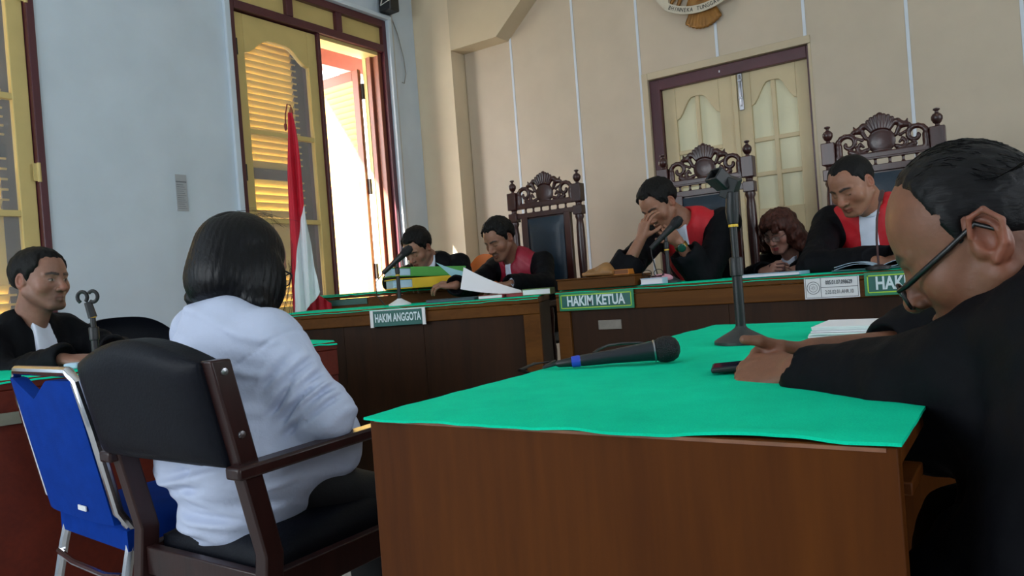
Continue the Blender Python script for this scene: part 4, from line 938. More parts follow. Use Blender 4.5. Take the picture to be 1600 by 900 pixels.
def body(S, T, H, J, skin, sw=.17, g=1.0, neck_r=.052, legs=False):
    c = H.L((0, -.028, -.05)); S.rc(T.P(0, -.005, -.03), c, neck_r * 1.12, neck_r, .03, '+', skin); S.rc(H.L((0, .03, -.07)), T.P(0, .04, -.03), .03, .03, .04, '+', skin)
    S.rc(T.P(-sw * .8, 0, -.07), T.P(sw * .8, 0, -.07), .05 * g, None, .05, '+', skin)
    S.ell(T.P(0, .01, -.2), V3((.15, .095, .17)) * g, T.R, .05, '+', skin); S.rc(T.P(0, 0, -.25), T.h, .10 * g, .11 * g, .06, '+', skin)
    for sd in 'LR':
        a, b, c = arm_pts(T, J, sd, sw); S.chain([a, b, c], [.047 * g, .036 * g, .026 * g], .02, '+', skin)
        if not legs: continue
        hp = T.h + T.R[:, 0] * (.085 if sd == 'R' else -.085); kn = V3(J['kn' + sd]); S.rc(hp, kn, .07 * g, .052 * g, .05, '+', skin)
        ft = V3(J['ft' + sd]); S.rc(kn, ft, .05 * g, .036 * g, .03, '+', skin); fw = T.R[:, 1] * np.array([1, 1, 0]); S.rc(ft, ft + nrm(fw) * .14 + np.array([0, 0, -.02]), .036, .03, .03, '+', skin)
def robe(T, H, J, sw=.17, g=1.0, sl=(.062, .062, .060), amp=.006, seed=1, open_r=.062, cuff=(1.0, 1.0), col=True, skirt=True, stand=0.0):
    S = SDF()
    S.rc(T.P(-sw * .86, -.005, -.075), T.P(sw * .86, -.005, -.075), .066 * g, None, .06); S.rc(T.P(-.05, -.01, -.02), T.P(.05, -.01, -.02), .062, None, .05)
    S.ell(T.P(0, .012, -.22), V3((.185, .128, .20)) * g, T.R, .06); S.rc(T.P(0, 0, -.28), T.h, .135 * g, .16 * g, .08)
    S.tp = list(S.p)
    for i, sd in enumerate('LR'):
        a, b, c = arm_pts(T, J, sd, sw); e = b + (c - b) * cuff[i]
        S.rc(a, b, sl[0] * g, sl[1] * g, .05); S.rc(b, e, sl[1] * g, sl[2] * g, .03)
        if skirt:
            hp = T.h + T.R[:, 0] * (.085 if sd == 'R' else -.085); kn = V3(J['kn' + sd]); S.rc(hp, kn, .10 * g, .085 * g, .08); S.rc(kn, V3(J['ft' + sd]) + np.array([0, 0, .06]), .085 * g, .09 * g, .05)
    S.ell(T.P(0, .035, .035), (open_r, open_r * 1.15, .085), T.R, .012, '-'); S.tp.append(S.p[-1])
    arms = [arm_pts(T, J, sd, sw) for sd in 'LR']
    for i, (a, b, c) in enumerate(arms):
        e = b + (c - b) * cuff[i]; u = nrm(c - b); S.rc(e + u * .035 * g, e + u * (sl[2] * g + .05), sl[2] * g * .8, sl[2] * g * 1.5, .008, '-')
    def post(P, d):
        q = T.inv(P); f = amp * noise3(q * np.array([1.5, 1.5, .45]), 26, seed) + amp * .5 * noise3(q * np.array([1, 1, .8]), 60, seed + 1)
        for a, b, c in arms:
            for u, v in ((a, b), (b, c)):
                ax = v - u; LL_ = ax @ ax; t = (P - u) @ ax / LL_; rr = np.linalg.norm(P - u - np.clip(t, 0, 1)[:, None] * ax, axis=1)
                wt = np.clip(1 - np.maximum(rr - .06, 0) / .05, 0, 1) * (np.abs(t - .5) < .75); f = f - wt * amp * .75 * np.maximum(np.sin(t * 30 * math.sqrt(LL_) / .28 + 3.5 * noise3(q, 13, seed + 5)), 0) ** 2 * np.clip(.4 + noise3(q, 17, seed + 6), 0, 1)
        return d + f
    S.post = post; return S
def overlay(S, T, name, mat, root, h, region, inflate=.006, depth=.012):
    S2 = SDF(); S2.p = S.tp; bp = S.post
    def post(P, d):
        d = bp(P, d) if bp else d; m = region(T.inv(P)); k = .004; o = np.maximum(np.maximum(d - inflate, -(d + depth)), m); return o
    S2.post = post; lo = T.P(0, 0, -.25) - .45; hi = T.P(0, 0, -.2) + .45
    return S2.build(name, mat, root, h, False, lo, hi)
def bib_region(w0=.03, w1=.05, z0=-.02, z1=-.42, x0=0):
    return lambda q: np.maximum.reduce([np.abs(q[:, 0] - x0) - np.interp(q[:, 2], [z1, z0], [w1, w0]), q[:, 2] - z0 - .03, z1 - q[:, 2], -q[:, 1] + .02])
def vest_region(w0=.17, w1=.09, z1=-.36, gap=.0, back=-.02):
    return lambda q: np.maximum.reduce([np.abs(q[:, 0]) - np.interp(q[:, 2], [z1, -.14, -.06, .0], [w1, w0 * .86, w0, w0]), z1 - q[:, 2] - np.abs(q[:, 0]) * .2, -q[:, 1] - .06 + .0 * q[:, 2], .0 + gap - np.abs(q[:, 0])])
def person(label, group=None, loc=None): return empty('person', loc, label, 'person', group)
def seated(J, T, fx, fy, knee=.42, zk=.62, zf=.22, sp=.11):
    f = nrm((fx, fy, 0)); r = np.array([f[1], -f[0], 0]); h = T.h
    for sd, s in (('R', 1), ('L', -1)):
        k = h + f * knee + r * s * sp; k[2] = zk; J['kn' + sd] = k; q = k + f * .03; q = q.copy(); q[2] = zf; J['ft' + sd] = q
    return J
# ---- left judge, reading
H = Head((-2.6694, 3.7734, 1.2259), (-.12, -.86, -.46), -.05, 1.0); neck = H.c + V3((.015, .12, -.105)); T = Torso(neck, neck + V3((.02, .26, -.42)), (-.12, -1, 0))
J = dict(elL=(-2.3496, 3.7488, 0.9225), wrL=(-2.3968, 3.4734, 0.9451), elR=(-2.7655, 3.5590, 0.9409), wrR=(-2.6015, 3.2348, 0.9611)); seated(J, T, -.05, -1)
p = person('judge in crimson and black robe with moustache, reading a lifted paper', None, (H.c[0], H.c[1] + .3, .15))
SK = (142, 100, 80); S = SDF(); body(S, T, H, J, SK); add_head(S, H, SK, .004, 1.1, moust=(46, 34, 30), stubble=.3); add_hand(S, J['wrR'], (-.75, -.35, .12), (-.2, -.4, .9), 1, (.5, .6, .4), SK); add_hand(S, J['wrL'], (-.9, -.3, .0), (.1, -.2, .9), -1, (.35, .4, .3), SK)
S.build('body', m_skin, p, .0045)
RB = robe(T, H, J, .19, seed=2); RB.build('robe', m_robe, p, .009, False)
overlay(RB, T, 'red_front', m_crim, p, .006, vest_region(.165, .12, -.34)); overlay(RB, T, 'jabot', m_bib, p, .005, bib_region(.022, .034, .0, -.36), .013)
mb = MB(); a, b = V3(J['wrL']), V3(J['elL']); u = nrm(b - a); mb.lathe([(.030, 0), (.040, .0), (.042, .03), (.04, .05)], tuple(a + u * .0), tuple(u), 14); mb.build('shirt_cuff', m_bib, p)
hair_short(H, 'hair', m_hairs, p, .004, SHORT, .014, .004, 110, 3, .006)
# ---- centre judge, hands over his eyes
H = Head((-1.5788, 3.7129, 1.3039), (-.30, -.80, -.62), -.10, 1.02); neck = H.c + V3((.09, .13, -.075)); T = Torso(neck, neck + V3((.06, .26, -.44)), (-.15, -1, 0))
J = dict(elR=(-1.6764, 3.4363, 0.9671), wrR=(-1.5980, 3.4916, 1.1218), elL=(-1.3427, 3.6419, 0.8984), wrL=(-1.4220, 3.5400, 1.0925)); seated(J, T, -.05, -1)
p = person('judge in bright red and black robe covering his eyes with both hands', None, (H.c[0], H.c[1] + .3, .15))
SK = (150, 106, 84); S = SDF(); body(S, T, H, J, SK, .18); add_head(S, H, SK, .006, 1.1)
add_hand(S, J['wrR'], (.22, .16, .92), (-.35, -.85, .2), 1, ((.3, .4, .3), (.35, .45, .3), (.4, .5, .3), (.5, .5, .4)), SK, .95, (.5, .5, -.5), .2)
add_hand(S, J['wrL'], (-.62, -.02, .72), (.3, -.9, .3), -1, ((.6, .9, .6), (.65, .9, .6), (.7, .9, .6), (.7, .9, .6)), SK, .95)
S.build('body', m_skin, p, .004)
RB = robe(T, H, J, .205, 1.04, (.064, .074, .078), seed=4, cuff=(.62, .28)); RB.build('robe', m_robe, p, .008, False)
overlay(RB, T, 'red_front', m_redc, p, .006, vest_region(.19, .07, -.36)); overlay(RB, T, 'jabot', m_bib, p, .005, bib_region(.03, .045, .0, -.5), .013)
hair_short(H, 'hair', m_hairs, p, .004, SHORT, .014, .004, 110, 5, .004)
a, b = V3(J['wrL']), V3(J['elL']); u = nrm(b - a); o_ = a + u * .028; mb = MB(); mb.lathe([(.031, 0), (.0335, .0), (.0335, .02), (.031, .02)], tuple(o_ - u * .01), tuple(u), 18); wt = mb.build('wristwatch', plain('watch_gold', (170, 140, 70), .3, .1, 20, metal=1), p)
nv = nrm(np.array([.25, -1, .1]) - u * (np.array([.25, -1, .1]) @ u)); mb = MB(); mb.lathe([(.0, 0), (.021, 0), (.021, .007), (.018, .009), (0, .009)], tuple(o_ + nv * .031), tuple(nv), 18); mb.build('watch_face', plain('watch_green', (20, 70, 56), .2), wt)
# ---- right judge, reading a book
H = Head((-0.6299, 3.6753, 1.2734), (-.42, -.78, -.50), -.06, 1.04); neck = H.c + V3((.06, .12, -.095)); T = Torso(neck, neck + V3((.05, .26, -.44)), (-.22, -1, 0))
J = dict(elR=(-0.7867, 3.5399, 0.9177), wrR=(-0.5137, 3.4611, 0.9210), elL=(-0.3364, 3.9234, 0.8569), wrL=(-0.4379, 3.5136, 0.9302)); seated(J, T, -.05, -1)
p = person('heavy-set judge in red and black robe bending over an open book', None, (H.c[0], H.c[1] + .3, .15))
SK = (150, 104, 82); S = SDF(); body(S, T, H, J, SK, .22, 1.05, .062); add_head(S, H, SK, .012, 1.2, 1.15)
add_hand(S, J['wrR'], (.95, -.1, -.12), (-.1, -.35, .9), -1, (.35, .45, .3), SK, .95); add_hand(S, J['wrL'], (-.9, -.2, -.1), (.0, -.3, .95), 1, (.4, .5, .3), SK, .95)
S.build('body', m_skin, p, .0041)
RB = robe(T, H, J, .235, 1.08, (.064, .068, .064), seed=6); RB.build('robe', m_robe, p, .008, False)
overlay(RB, T, 'red_front', m_redc, p, .0055, vest_region(.215, .11, -.40)); overlay(RB, T, 'jabot', m_bib, p, .0045, bib_region(.036, .05, .0, -.45), .013)
mb = MB(); cc = T.P(0, .0, .0); R_ = T.R; mb.tube([tuple(T.P(.064 * math.cos(a), .012 + .066 * math.sin(a), .012 - .018 * math.sin(a))) for a in np.linspace(-.5, PI + .5, 18)], .016, 8); mb.build('collar', m_bib, p)
CROP = [(-.2, -.05), (-.1, -.045), (-.06, -.035), (-.035, -.005), (-.012, .024), (.004, .02), (.014, .0), (.024, .012), (.034, .05), (.05, .076), (.066, .088), (.2, .098)]
hair_short(H, 'hair', m_hairs, p, .004, CROP, .006, .0015, 160, 7)
# ---- clerk at the window side
H = Head((-3.4047, 3.8490, 1.2355), (.0, -.80, -.55), .05, 1.02); neck = H.c + V3((.045, .10, -.075)); T = Torso(neck, neck + V3((.02, .26, -.42)), (0, -1, 0))
J = dict(elR=(-3.4563, 3.6294, 1.0205), wrR=(-3.2314, 3.5414, 0.9854), elL=(-3.0689, 3.8965, 0.9594), wrL=(-3.0991, 3.6325, 0.9569)); seated(J, T, 0, -1)
p = person('young clerk in black coat bent over thick folders near the window', None, (H.c[0], H.c[1] + .3, .15))
SK = (160, 116, 96); S = SDF(); body(S, T, H, J, SK); add_head(S, H, SK, .006, 1.05); add_hand(S, J['wrR'], (.7, -.5, .0), (0, -.2, 1), -1, (.3, .4, .3), SK); add_hand(S, J['wrL'], (-.7, -.5, .0), (0, -.2, 1), 1, (.3, .4, .3), SK)
S.build('body', m_skin, p, .0046)
RB = robe(T, H, J, .19, 1.0, seed=8, open_r=.046); RB.build('coat', m_robe, p, .01, False); overlay(RB, T, 'shirt_front', m_bib, p, .007, bib_region(.05, .02, .01, -.25), .008)
hair_short(H, 'hair', m_hairs, p, .0045, SHORT, .013, .005, 110, 9, .012, lambda S_, L, R: S_.ell(L((0, .055, .095)), (.055, .04, .028), R, .02))
# ---- woman clerk with curly hair
H = Head((-1.1502, 4.3722, 1.1274), (-.26, -.85, -.42), .04, .94); neck = H.c + V3((.04, .10, -.115)); T = Torso(neck, neck + V3((.02, .24, -.42)), (-.2, -1, 0))
J = dict(elR=(-1.3031, 4.2646, 0.8720), wrR=(-1.1683, 4.0541, 0.9055), elL=(-0.9805, 4.4265, 0.8590), wrL=(-0.9997, 4.1462, 0.9044)); seated(J, T, 0, -1)
p = person('woman with curly brown hair and glasses looking at a phone', None, (H.c[0], H.c[1] + .3, .15))
SK = (162, 118, 104); S = SDF(); body(S, T, H, J, SK, .15, .92, .044); add_head(S, H, SK, -.002, .95, .9, (50, 34, 30), (150, 62, 66), female=True)
add_hand(S, J['wrR'], (.75, -.3, .2), (-.3, -.7, .5), -1, (.5, .6, .4), SK, .9); add_hand(S, J['wrL'], (-.85, -.2, .12), (.2, -.6, .7), 1, (.6, .7, .5), SK, .9)
S.build('body', m_skin, p, .0042)
RB = robe(T, H, J, .155, .92, (.068, .066, .06), seed=10); RB.build('robe', m_robe, p, .009, False); overlay(RB, T, 'jabot', m_bib, p, .006, bib_region(.04, .07, .0, -.4), .014)
glasses(H, p, plain('thin_frame', (90, 60, 56), .3), .064, .0014, True)
S = SDF(); L = H.L; S.ell(L((0, -.03, .035)), (.092, .10, .098), H.R, .02)
for s in (-1, 1): S.ell(L((s * .095, -.01, -.03)), (.050, .055, .09), H.R, .03); S.ell(L((s * .122, -.02, -.09)), (.050, .055, .05), H.R, .02)
S.ell(L((0, .022, .062)), (.082, .088, .062), H.R, .03); S.ell(L((0, -.08, -.06)), (.1, .05, .09), H.R, .03); S.ell(L((.006, .108, -.058)), (.046, .085, .105), H.R, .012, '-')
S.post = lambda P, d: d + .009 * noise3(P, 58, 12) + .006 * noise3(P, 135, 13)
S.build('hair', m_hairbr, p, .005, False)
# ---- young lawyer on the left
H = Head((-3.1652, 1.3639, 1.1002), (.93, .34, -.05), .02, 1.0); neck = H.c + V3((-.08, -.02, -.15)); T = Torso(neck, neck + V3((-.14, .0, -.44)), (.92, .26, 0))
J = dict(elR=(-3.0911, 1.1936, 0.7405), wrR=(-2.8258, 1.2679, 0.8004), elL=(-3.0716, 1.6205, 0.7725), wrL=(-2.8627, 1.4734, 0.8134)); seated(J, T, 1, -.1, .3, .56, .07)
p = person('young man in black lawyer robe with white jabot, hands on the left desk', None, (T.h[0], T.h[1], 0))
SK = (140, 100, 84); S = SDF(); body(S, T, H, J, SK, .165, .95, .051); add_head(S, H, SK, .006, 1.1, 1.05, (22, 17, 17), eyes='open', stubble=.5)
add_hand(S, J['wrR'], (.80, .62, -.05), (-.1, -.35, .9), -1, (.55, .7, .5), SK, .98); add_hand(S, J['wrL'], (.55, -.5, .1), (.1, -.3, .9), 1, (.6, .7, .5), SK, .98)
S.build('body', m_skin, p, .0041)
RB = robe(T, H, J, .175, .98, (.066, .064, .056), seed=14, open_r=.054); RB.build('robe', m_robe, p, .008, False); overlay(RB, T, 'jabot', m_bib, p, .005, bib_region(.034, .08, .02, -.40, .0), .013)
hair_short(H, 'hair', m_hairs, p, .0036, SHORT, .011, .002, 150, 15)
# ---- witness, seen from behind
H = Head((-1.6153, 1.1700, 1.0400), (.10, .93, -.34), .03, 1.02); neck = (-1.5924, 1.0877, 0.9263)
J = dict(shR=(-1.4137, 1.0768, 0.8508), elR=(-1.3033, 1.1154, 0.6911), wrR=(-1.4501, 1.2565, 0.6111), shL=(-1.7745, 1.1438, 0.8787), elL=(-1.9239, 1.2456, 0.6577), wrL=(-1.7286, 1.3070, 0.5895))
T = Torso(neck, (-1.5621, 1.0567, 0.5005), (.05, 1, 0)); T.h[2] = .585
J.update(knR=(-1.4055, 1.3344, 0.4112), knL=(-1.7969, 1.4281, 0.3455)); J['ftR'] = V3(J['knR']) + V3((.02, .02, -.42)); J['ftL'] = V3(J['knL']) + V3((.02, .02, -.42)); J['ftR'][2] = J['ftL'][2] = .07
p = person('woman with black bob in white shirt seated with her back to us', None, (T.h[0], T.h[1], 0))
SK = (150, 108, 88); S = SDF(); body(S, T, H, J, SK, .13, .80, .046, True); add_head(S, H, SK, 0, .95, .9, female=True)
add_hand(S, J['wrR'], (-.5, .6, -.1), (.2, .2, .9), -1, (.3, .4, .3), SK, .9); add_hand(S, J['wrL'], (.6, .5, -.1), (0, .2, .9), 1, (.3, .4, .3), SK, .9)
S.build('body', m_skin, p, .006)
# shirt with yoke seam, gathers and sleeve creases
def crease(X_, Y_, x0, y0, x1, y1, w_):
    dx, dy = x1 - x0, y1 - y0; L2 = math.hypot(dx, dy); ux, uy = dx / L2, dy / L2; s_ = (X_ - x0) * ux + (Y_ - y0) * uy; n_ = -(X_ - x0) * uy + (Y_ - y0) * ux
    fade = np.clip(s_ / (.3 * L2), 0, 1) * np.clip((L2 - s_) / (.3 * L2), 0, 1); return fade * (np.exp(-(n_ / w_) ** 2) - .75 * np.exp(-((n_ - 1.9 * w_) / (1.1 * w_)) ** 2))
CREASE_ARM = [(.30, -1.0, .42, .9, .006, .007), (.44, -1.5, .55, .6, .009, .007), (.55, -.4, .70, 1.3, .008, .006), (.62, -1.6, .72, .2, .010, .007), (.74, -1.2, .80, 1.0, .010, .007), (.84, -1.6, .88, .6, .011, .006), (.92, -.8, .94, 1.4, .009, .006), (.98, -1.6, 1.0, .8, .009, .006), (.18, -.2, .36, 1.5, .006, .007)]
CREASE_BACK = [(.17, -.14, -.02, -.10, .008, .007), (.17, -.18, -.06, -.155, .010, .007), (.16, -.22, -.02, -.215, .009, .007), (.18, -.25, .03, -.28, .008, .007), (-.15, -.12, .0, -.07, .006, .007), (.18, -.33, -.08, -.36, .008, .009), (-.16, -.40, .10, -.385, .010, .009), (.16, -.46, -.05, -.44, .009, .009), (-.15, -.50, .06, -.505, .008, .009)]
S = SDF(); a, b, c = V3(J['shR']), V3(J['elR']), V3(J['wrR']); a2, b2, c2 = V3(J['shL']), V3(J['elL']), V3(J['wrL'])
ins = lambda u, v, t: u + (v - u) * t
S.rc(ins(a, a2, .06), ins(a2, a, .06), .066, .066, .07); S.rc(T.P(-.04, -.02, -.02), T.P(.04, -.02, -.02), .062, None, .05)
S.ell(T.P(.02, .0, -.17), (.20, .125, .17), T.R, .06); S.ell(T.P(.03, .005, -.36), (.185, .13, .17), T.R, .05); S.ell(T.P(.0, .02, -.46), (.165, .13, .12), T.R, .05)
S.rc(a, b, .068, .064, .06); S.rc(b, c, .066, .050, .02); S.rc(a2, b2, .078, .064, .04); S.rc(b2, c2, .062, .048, .02)
hpR = T.h + T.R[:, 0] * .09; S.rc(hpR + V3((0, .0, .02)), hpR + V3((.03, .17, .0)), .125, .10, .05); hpL = T.h - T.R[:, 0] * .09; S.rc(hpL + V3((0, 0, .02)), hpL + V3((0, .17, 0)), .125, .10, .05)
S.ell(T.P(0, .03, .04), (.055, .06, .07), T.R, .01, '-')
def post(P, d):
    q = T.inv(P); f = .003 * noise3(q * np.array([.7, 1, 1.4]), 30, 31)
    ax = b - a; LL_ = math.sqrt(ax @ ax); t = (P - a) @ ax / LL_; rr = np.linalg.norm(P - a - np.clip(t / LL_, 0, 1)[:, None] * ax, axis=1); wt = np.clip(1 - np.maximum(rr - .075, 0) / .03, 0, 1) * np.clip((t - .02) / .06, 0, 1)
    w1 = np.sin(t * 92 + 3.2 * noise3(q, 14, 33)); f = f - wt * .0085 * np.maximum(w1, 0) ** 2 * np.clip(.55 + noise3(q, 16, 34), 0, 1.2) * np.clip(t / .12, .3, 1.3)
    bk = np.clip((-q[:, 1] + .02) / .05, 0, 1)
    w2 = np.sin((q[:, 2] + .35 * np.abs(q[:, 0]) * np.sign(q[:, 0])) * 74 + 2.6 * noise3(q, 12, 36)); f = f - (.3 + .7 * bk) * (1 - wt) * .0085 * np.maximum(w2, 0) ** 2 * np.clip(.45 + .9 * noise3(q, 11, 37), 0, 1.2)
    u_ax = ax / LL_; e1 = -np.array(CAM_R) * .2 + np.array([.62, -.75, 0]); e1 = nrm(e1 - u_ax * (e1 @ u_ax)); e2 = np.cross(u_ax, e1)
    ph = np.arctan2((P - a) @ e2, (P - a) @ e1) * .068; tt = t / LL_
    for t0, p0, t1, p1, am, wd in CREASE_ARM:
        f = f + 1.25 * wt * am * crease(tt * LL_, ph, t0 * LL_, p0 * .068, t1 * LL_, p1 * .068, wd)
    for x0, z0, x1, z1, am, wd in CREASE_BACK: f = f + 1.1 * np.clip((-q[:, 1] + .05) / .06, 0, 1) * am * crease(q[:, 0], q[:, 2], x0, z0, x1, z1, wd)
    # waist roll above the seat and armhole seam
    f = f + .010 * np.exp(-((q[:, 2] + .43) / .018) ** 2) * bk
    sm = np.abs((P - a) @ nrm(ax) - .012 + .25 * (np.linalg.norm(P - a, axis=1) - .08)); f = f + .0035 * np.exp(-(sm / .004) ** 2) * (np.linalg.norm(P - a, axis=1) < .14)
    return d + f
S.post = post; S.slack = .016; S.build('shirt', m_shirt, p, .0052, False)
S = SDF()
for sd in 'LR':
    hp = T.h + T.R[:, 0] * (.088 if sd == 'R' else -.088) + V3((0, 0, -.02)); kn = V3(J['kn' + sd]); S.rc(hp + (kn - hp) * .12, kn, .078, .080, .05); S.rc(kn, V3(J['ft' + sd]) + V3((0, 0, .05)), .075, .075, .04)
S.post = lambda P, d: d + .004 * noise3(P, 30, 41)
S.build('trousers', m_trous, p, .008, False)
# bob
S = SDF(); L = H.L; R = H.R
S.ell(L((0, -.022, .030)), (.101, .113, .104), R, .02); S.ell(L((0, -.035, -.045)), (.112, .098, .085), R, .04)
for s in (-1, 1): S.ell(L((s * .092, .008, -.055)), (.030, .06, .085), R, .03)
S.rc(L((-.115, -.045, -.085)), L((-.125, -.03, -.112)), .028, .012, .03); S.rc(L((.115, -.01, -.10)), L((.108, .035, -.125)), .022, .01, .03)
S.ell(L((0, .115, -.06)), (.066, .07, .13), R, .015, '-')
def post(P, d):
    q = H.inv(P); an = np.arctan2(q[:, 0], -q[:, 1] - .02); st = .0006 * np.sin(an * 46 + 3 * noise3(q, 20, 51)) + .0007 * np.sin(an * 110 + 4 * noise3(q, 30, 52))
    low = (-.118 + .010 * noise3(q * np.array([1, 1, .2]), 60, 53) - q[:, 2]) * .9
    part = .006 * np.exp(-((q[:, 0] - .02) / .006) ** 2) * (q[:, 2] > .09)
    d = d + st + part; k = .012; hh = np.clip(.5 + .5 * (low - d) / k, 0, 1); return d * (1 - hh) + low * hh + k * hh * (1 - hh)
S.post = post; hb = S.build('hair', m_hairb, p, .0042, False)
mb = MB(); rs = random.Random(5)
def strand(a, b, bend, r=.0003):
    a, b, bend = V3(a), V3(b), V3(bend); mb.tube([tuple(L((1 - t) ** 2 * a + 2 * t * (1 - t) * bend + t * t * b)) for t in (0, .25, .5, .75, 1)], r, 3, False)
for k in range(46):
    y = rs.uniform(-.06, .05); z = rs.uniform(-.02, .10); s = rs.choice((-1, -1, 1)); strand((s * .095, y, z), (s * (.118 + rs.uniform(0, .02)), y + rs.uniform(-.02, .03), z - rs.uniform(.08, .16)), (s * .128, y, z - .03))
for k in range(8):
    y = rs.uniform(.05, .085); strand((.09, y, .02 + rs.uniform(-.05, .06)), (.104 + rs.uniform(-.01, .014), y + rs.uniform(0, .025), -.10 + rs.uniform(-.03, .02)), (.112, y + .012, -.02), .0005)
for k in range(26): strand((rs.uniform(-.04, .06), rs.uniform(-.06, .04), .13), (rs.uniform(-.02, .1), rs.uniform(-.02, .08), .135 + rs.uniform(-.015, .012)), (rs.uniform(-.02, .07), 0, .15), .0003)
tag(mb.build('loose_strands', m_hairb, hb, smooth=0), kind='stuff')
glasses(H, p, m_eyew, .068, .0018, True)
# ---- bald man at the foreground desk
H = Head((-0.0389, 1.1035, 0.9597), (-.88, .10, -.42), .02, 1.0); neck = (0.0108, 1.1251, 0.8825)
J = dict(shL=(0.0311, 1.0171, 0.8218), elL=(-0.1238, 1.0858, 0.7560), wrL=(-0.2927, 1.1577, 0.7837), shR=(-0.0175, 1.3970, 0.8638), elR=(-0.1475, 1.4768, 0.7827), wrR=(-0.2980, 1.2879, 0.7968))
T = Torso(neck, (.30, 1.08, .50), (-1, .02, 0)); seated(J, T, -1, 0, .36, .53, .07)
p = person('balding man in black robe and spectacles leaning over the foreground desk with a phone', None, (T.h[0], T.h[1], 0))
SK = (126, 82, 62); CR = ((0, .004, .038), (.078, .087, .090)); S = SDF(); body(S, T, H, J, SK, .18, 1.0, .058); add_head(S, H, SK, .006, 1.1, 1.05, (40, 32, 30), stubble=.35, cr=CR)
L = H.L
# deeper ear modelling for the near ear
S.chain([tuple(L((-.083, .004, .006))), tuple(L((-.088, -.006, .026))), tuple(L((-.090, -.024, .028))), tuple(L((-.090, -.034, .008))), tuple(L((-.086, -.024, -.016))), tuple(L((-.083, -.006, -.030)))], [.0030, .0034, .0036, .0034, .0036, .0046], .003, '+', (146, 94, 74))
for k in range(3): S.rc(L((-.03, .088 - .004 * k, .045 + .012 * k)), L((.03, .088 - .004 * k, .045 + .012 * k)), .0012, None, .004, '-', SK)
dkh = (46, 36, 32)
for sx in (-1, 1): S.spot(L((sx * .05, -.02, .09)), L((sx * .06, -.05, .05)), .03, dkh, .03, .7)
add_hand(S, J['wrL'], (-.92, .34, -.05), (-.05, -.55, .83), 1, ((.75, .9, .6), (.8, .95, .6), (.85, .95, .6), (.9, .95, .6)), SK, 1.1, (.75, .5, -.1), .05)
add_hand(S, J['wrR'], (-.90, -.25, -.02), (.1, .45, .88), -1, ((.8, .9, .6), (.85, .95, .6), (.9, .95, .6), (.9, .95, .6)), SK, .98, (.8, .45, .25), .05)
S.build('body', m_skin, p, .003, True, lo=np.array([-.7, .7, .6]))
RB = robe(T, H, J, .19, 1.06, (.092, .078, .052), .006, 61, .075, cuff=(.80, .28)); RB.ell((.105, .98, .52), (.198, .22, .36), None, .06); RB.build('robe', m_robe, p, .007, False)
m_thin = hairmat('thinning_hair', (12, 11, 13), .5, (16, 60, 60))
BALD = [(-.2, -.075), (-.1, -.062), (-.06, -.05), (-.035, -.018), (-.014, .024), (.002, .026), (.010, -.004), (.018, .002), (.026, .045), (.034, .088), (.044, .102), (.054, .112), (.2, .2)]
hair_short(H, 'hair', m_thin, p, .0032, BALD, .004, .0017, 150, 65, 0, None, .0, CR)
glasses(H, p, m_eyew, .070, .0026, True, True, -.020, .116, .024, .017)
# fine combed strands over the crown
mb = MB(); rs = random.Random(9); hr = [o for o in bpy.data.objects if o.parent == p and o.name.startswith('hair')][0]
for k in range(110):
    x0 = rs.uniform(-.06, .06); y0 = rs.uniform(.022, .052) - .25 * abs(x0) + .0; pts = []
    for j in range(6):
        t = j / 5; y = y0 - .11 * t; x = x0 * (1 + .35 * t) + rs.uniform(-.002, .002)
        r1 = 1 - (x / .081) ** 2 - ((y - .004) / .090) ** 2; z = .038 + .0935 * math.sqrt(max(r1, .02)); r2 = 1 - (x / .076) ** 2 - ((y - .022) / .079) ** 2; z = max(z, .03 + .0845 * math.sqrt(max(r2, .0)))
        pts.append(tuple(L((x, y, z + .0015 + rs.uniform(0, .002)))))
    mb.tube(pts, .00055, 3, False)
tag(mb.build('loose_strands', m_hairb, hr, smooth=0), kind='stuff')
# ---------------------------------------------------------------- small things
def X(p): return Vector(p)
# microphone lying on the felt
t = empty('microphone', (-0.6798, 1.3895, 0.7760), 'black handheld microphone lying on the green felt with a blue cable ring', 'microphone')
FZ_ = DH + .006
a = X((-.650, 1.300, FZ_ + .012)); 
a = X((-0.7423, 1.2968, 0.7855)); b = X((-0.5939, 1.3721, 0.7980)); u = (b - a).normalized(); Lm = (b - a).length
mb = MB(); mb.lathe([(.0105, 0), (.0115, .004), (.0135, Lm * .35), (.0185, Lm * .8), (.020, Lm * .87)], a, u, 20); mb.build('handle', plain('mic_black', (26, 30, 38), .35, .1), t)
mb = MB(); mb.lathe([(.0205, Lm * .865), (.0215, Lm * .87), (.0215, Lm * .885), (.0205, Lm * .89)], a, u, 20); mb.build('ring', m_steel, t)
mb = MB(); mb.lathe([(.019, Lm * .885), (.024, Lm * .93), (.0262, Lm * 1.0), (.0250, Lm * 1.07), (.019, Lm * 1.135), (.010, Lm * 1.165), (0, Lm * 1.175)], a, u, 24)
mg, gt, gb = nt('mic_mesh'); gb.inputs['Base Color'].default_value = (.012, .013, .016, 1); gb.inputs['Roughness'].default_value = .5; gb.inputs['Metallic'].default_value = .4
tc = N(gt, 'ShaderNodeTexCoord'); vo = N(gt, 'ShaderNodeTexVoronoi', Scale=520.0); gt.links.new(tc.outputs['Object'], vo.inputs[0]); bp = N(gt, 'ShaderNodeBump', Strength=.8, Distance=.002); gt.links.new(vo.outputs['Distance'], bp.inputs['Height']); gt.links.new(bp.outputs[0], gb.inputs['Normal'])
mb.build('grille', mg, t)
mb = MB(); mb.lathe([(.0098, -.018), (.0112, -.017), (.0118, -.004), (.0105, 0)], a, u, 16); mb.build('cable_ring', plain('ring_blue', (40, 70, 190), .4), t)
mb = MB(); mb.lathe([(.004, -.05), (.007, -.045), (.0095, -.02), (.0098, -.018)], a, u, 14); cp = a - u * .05
zt = FZ_ + .004
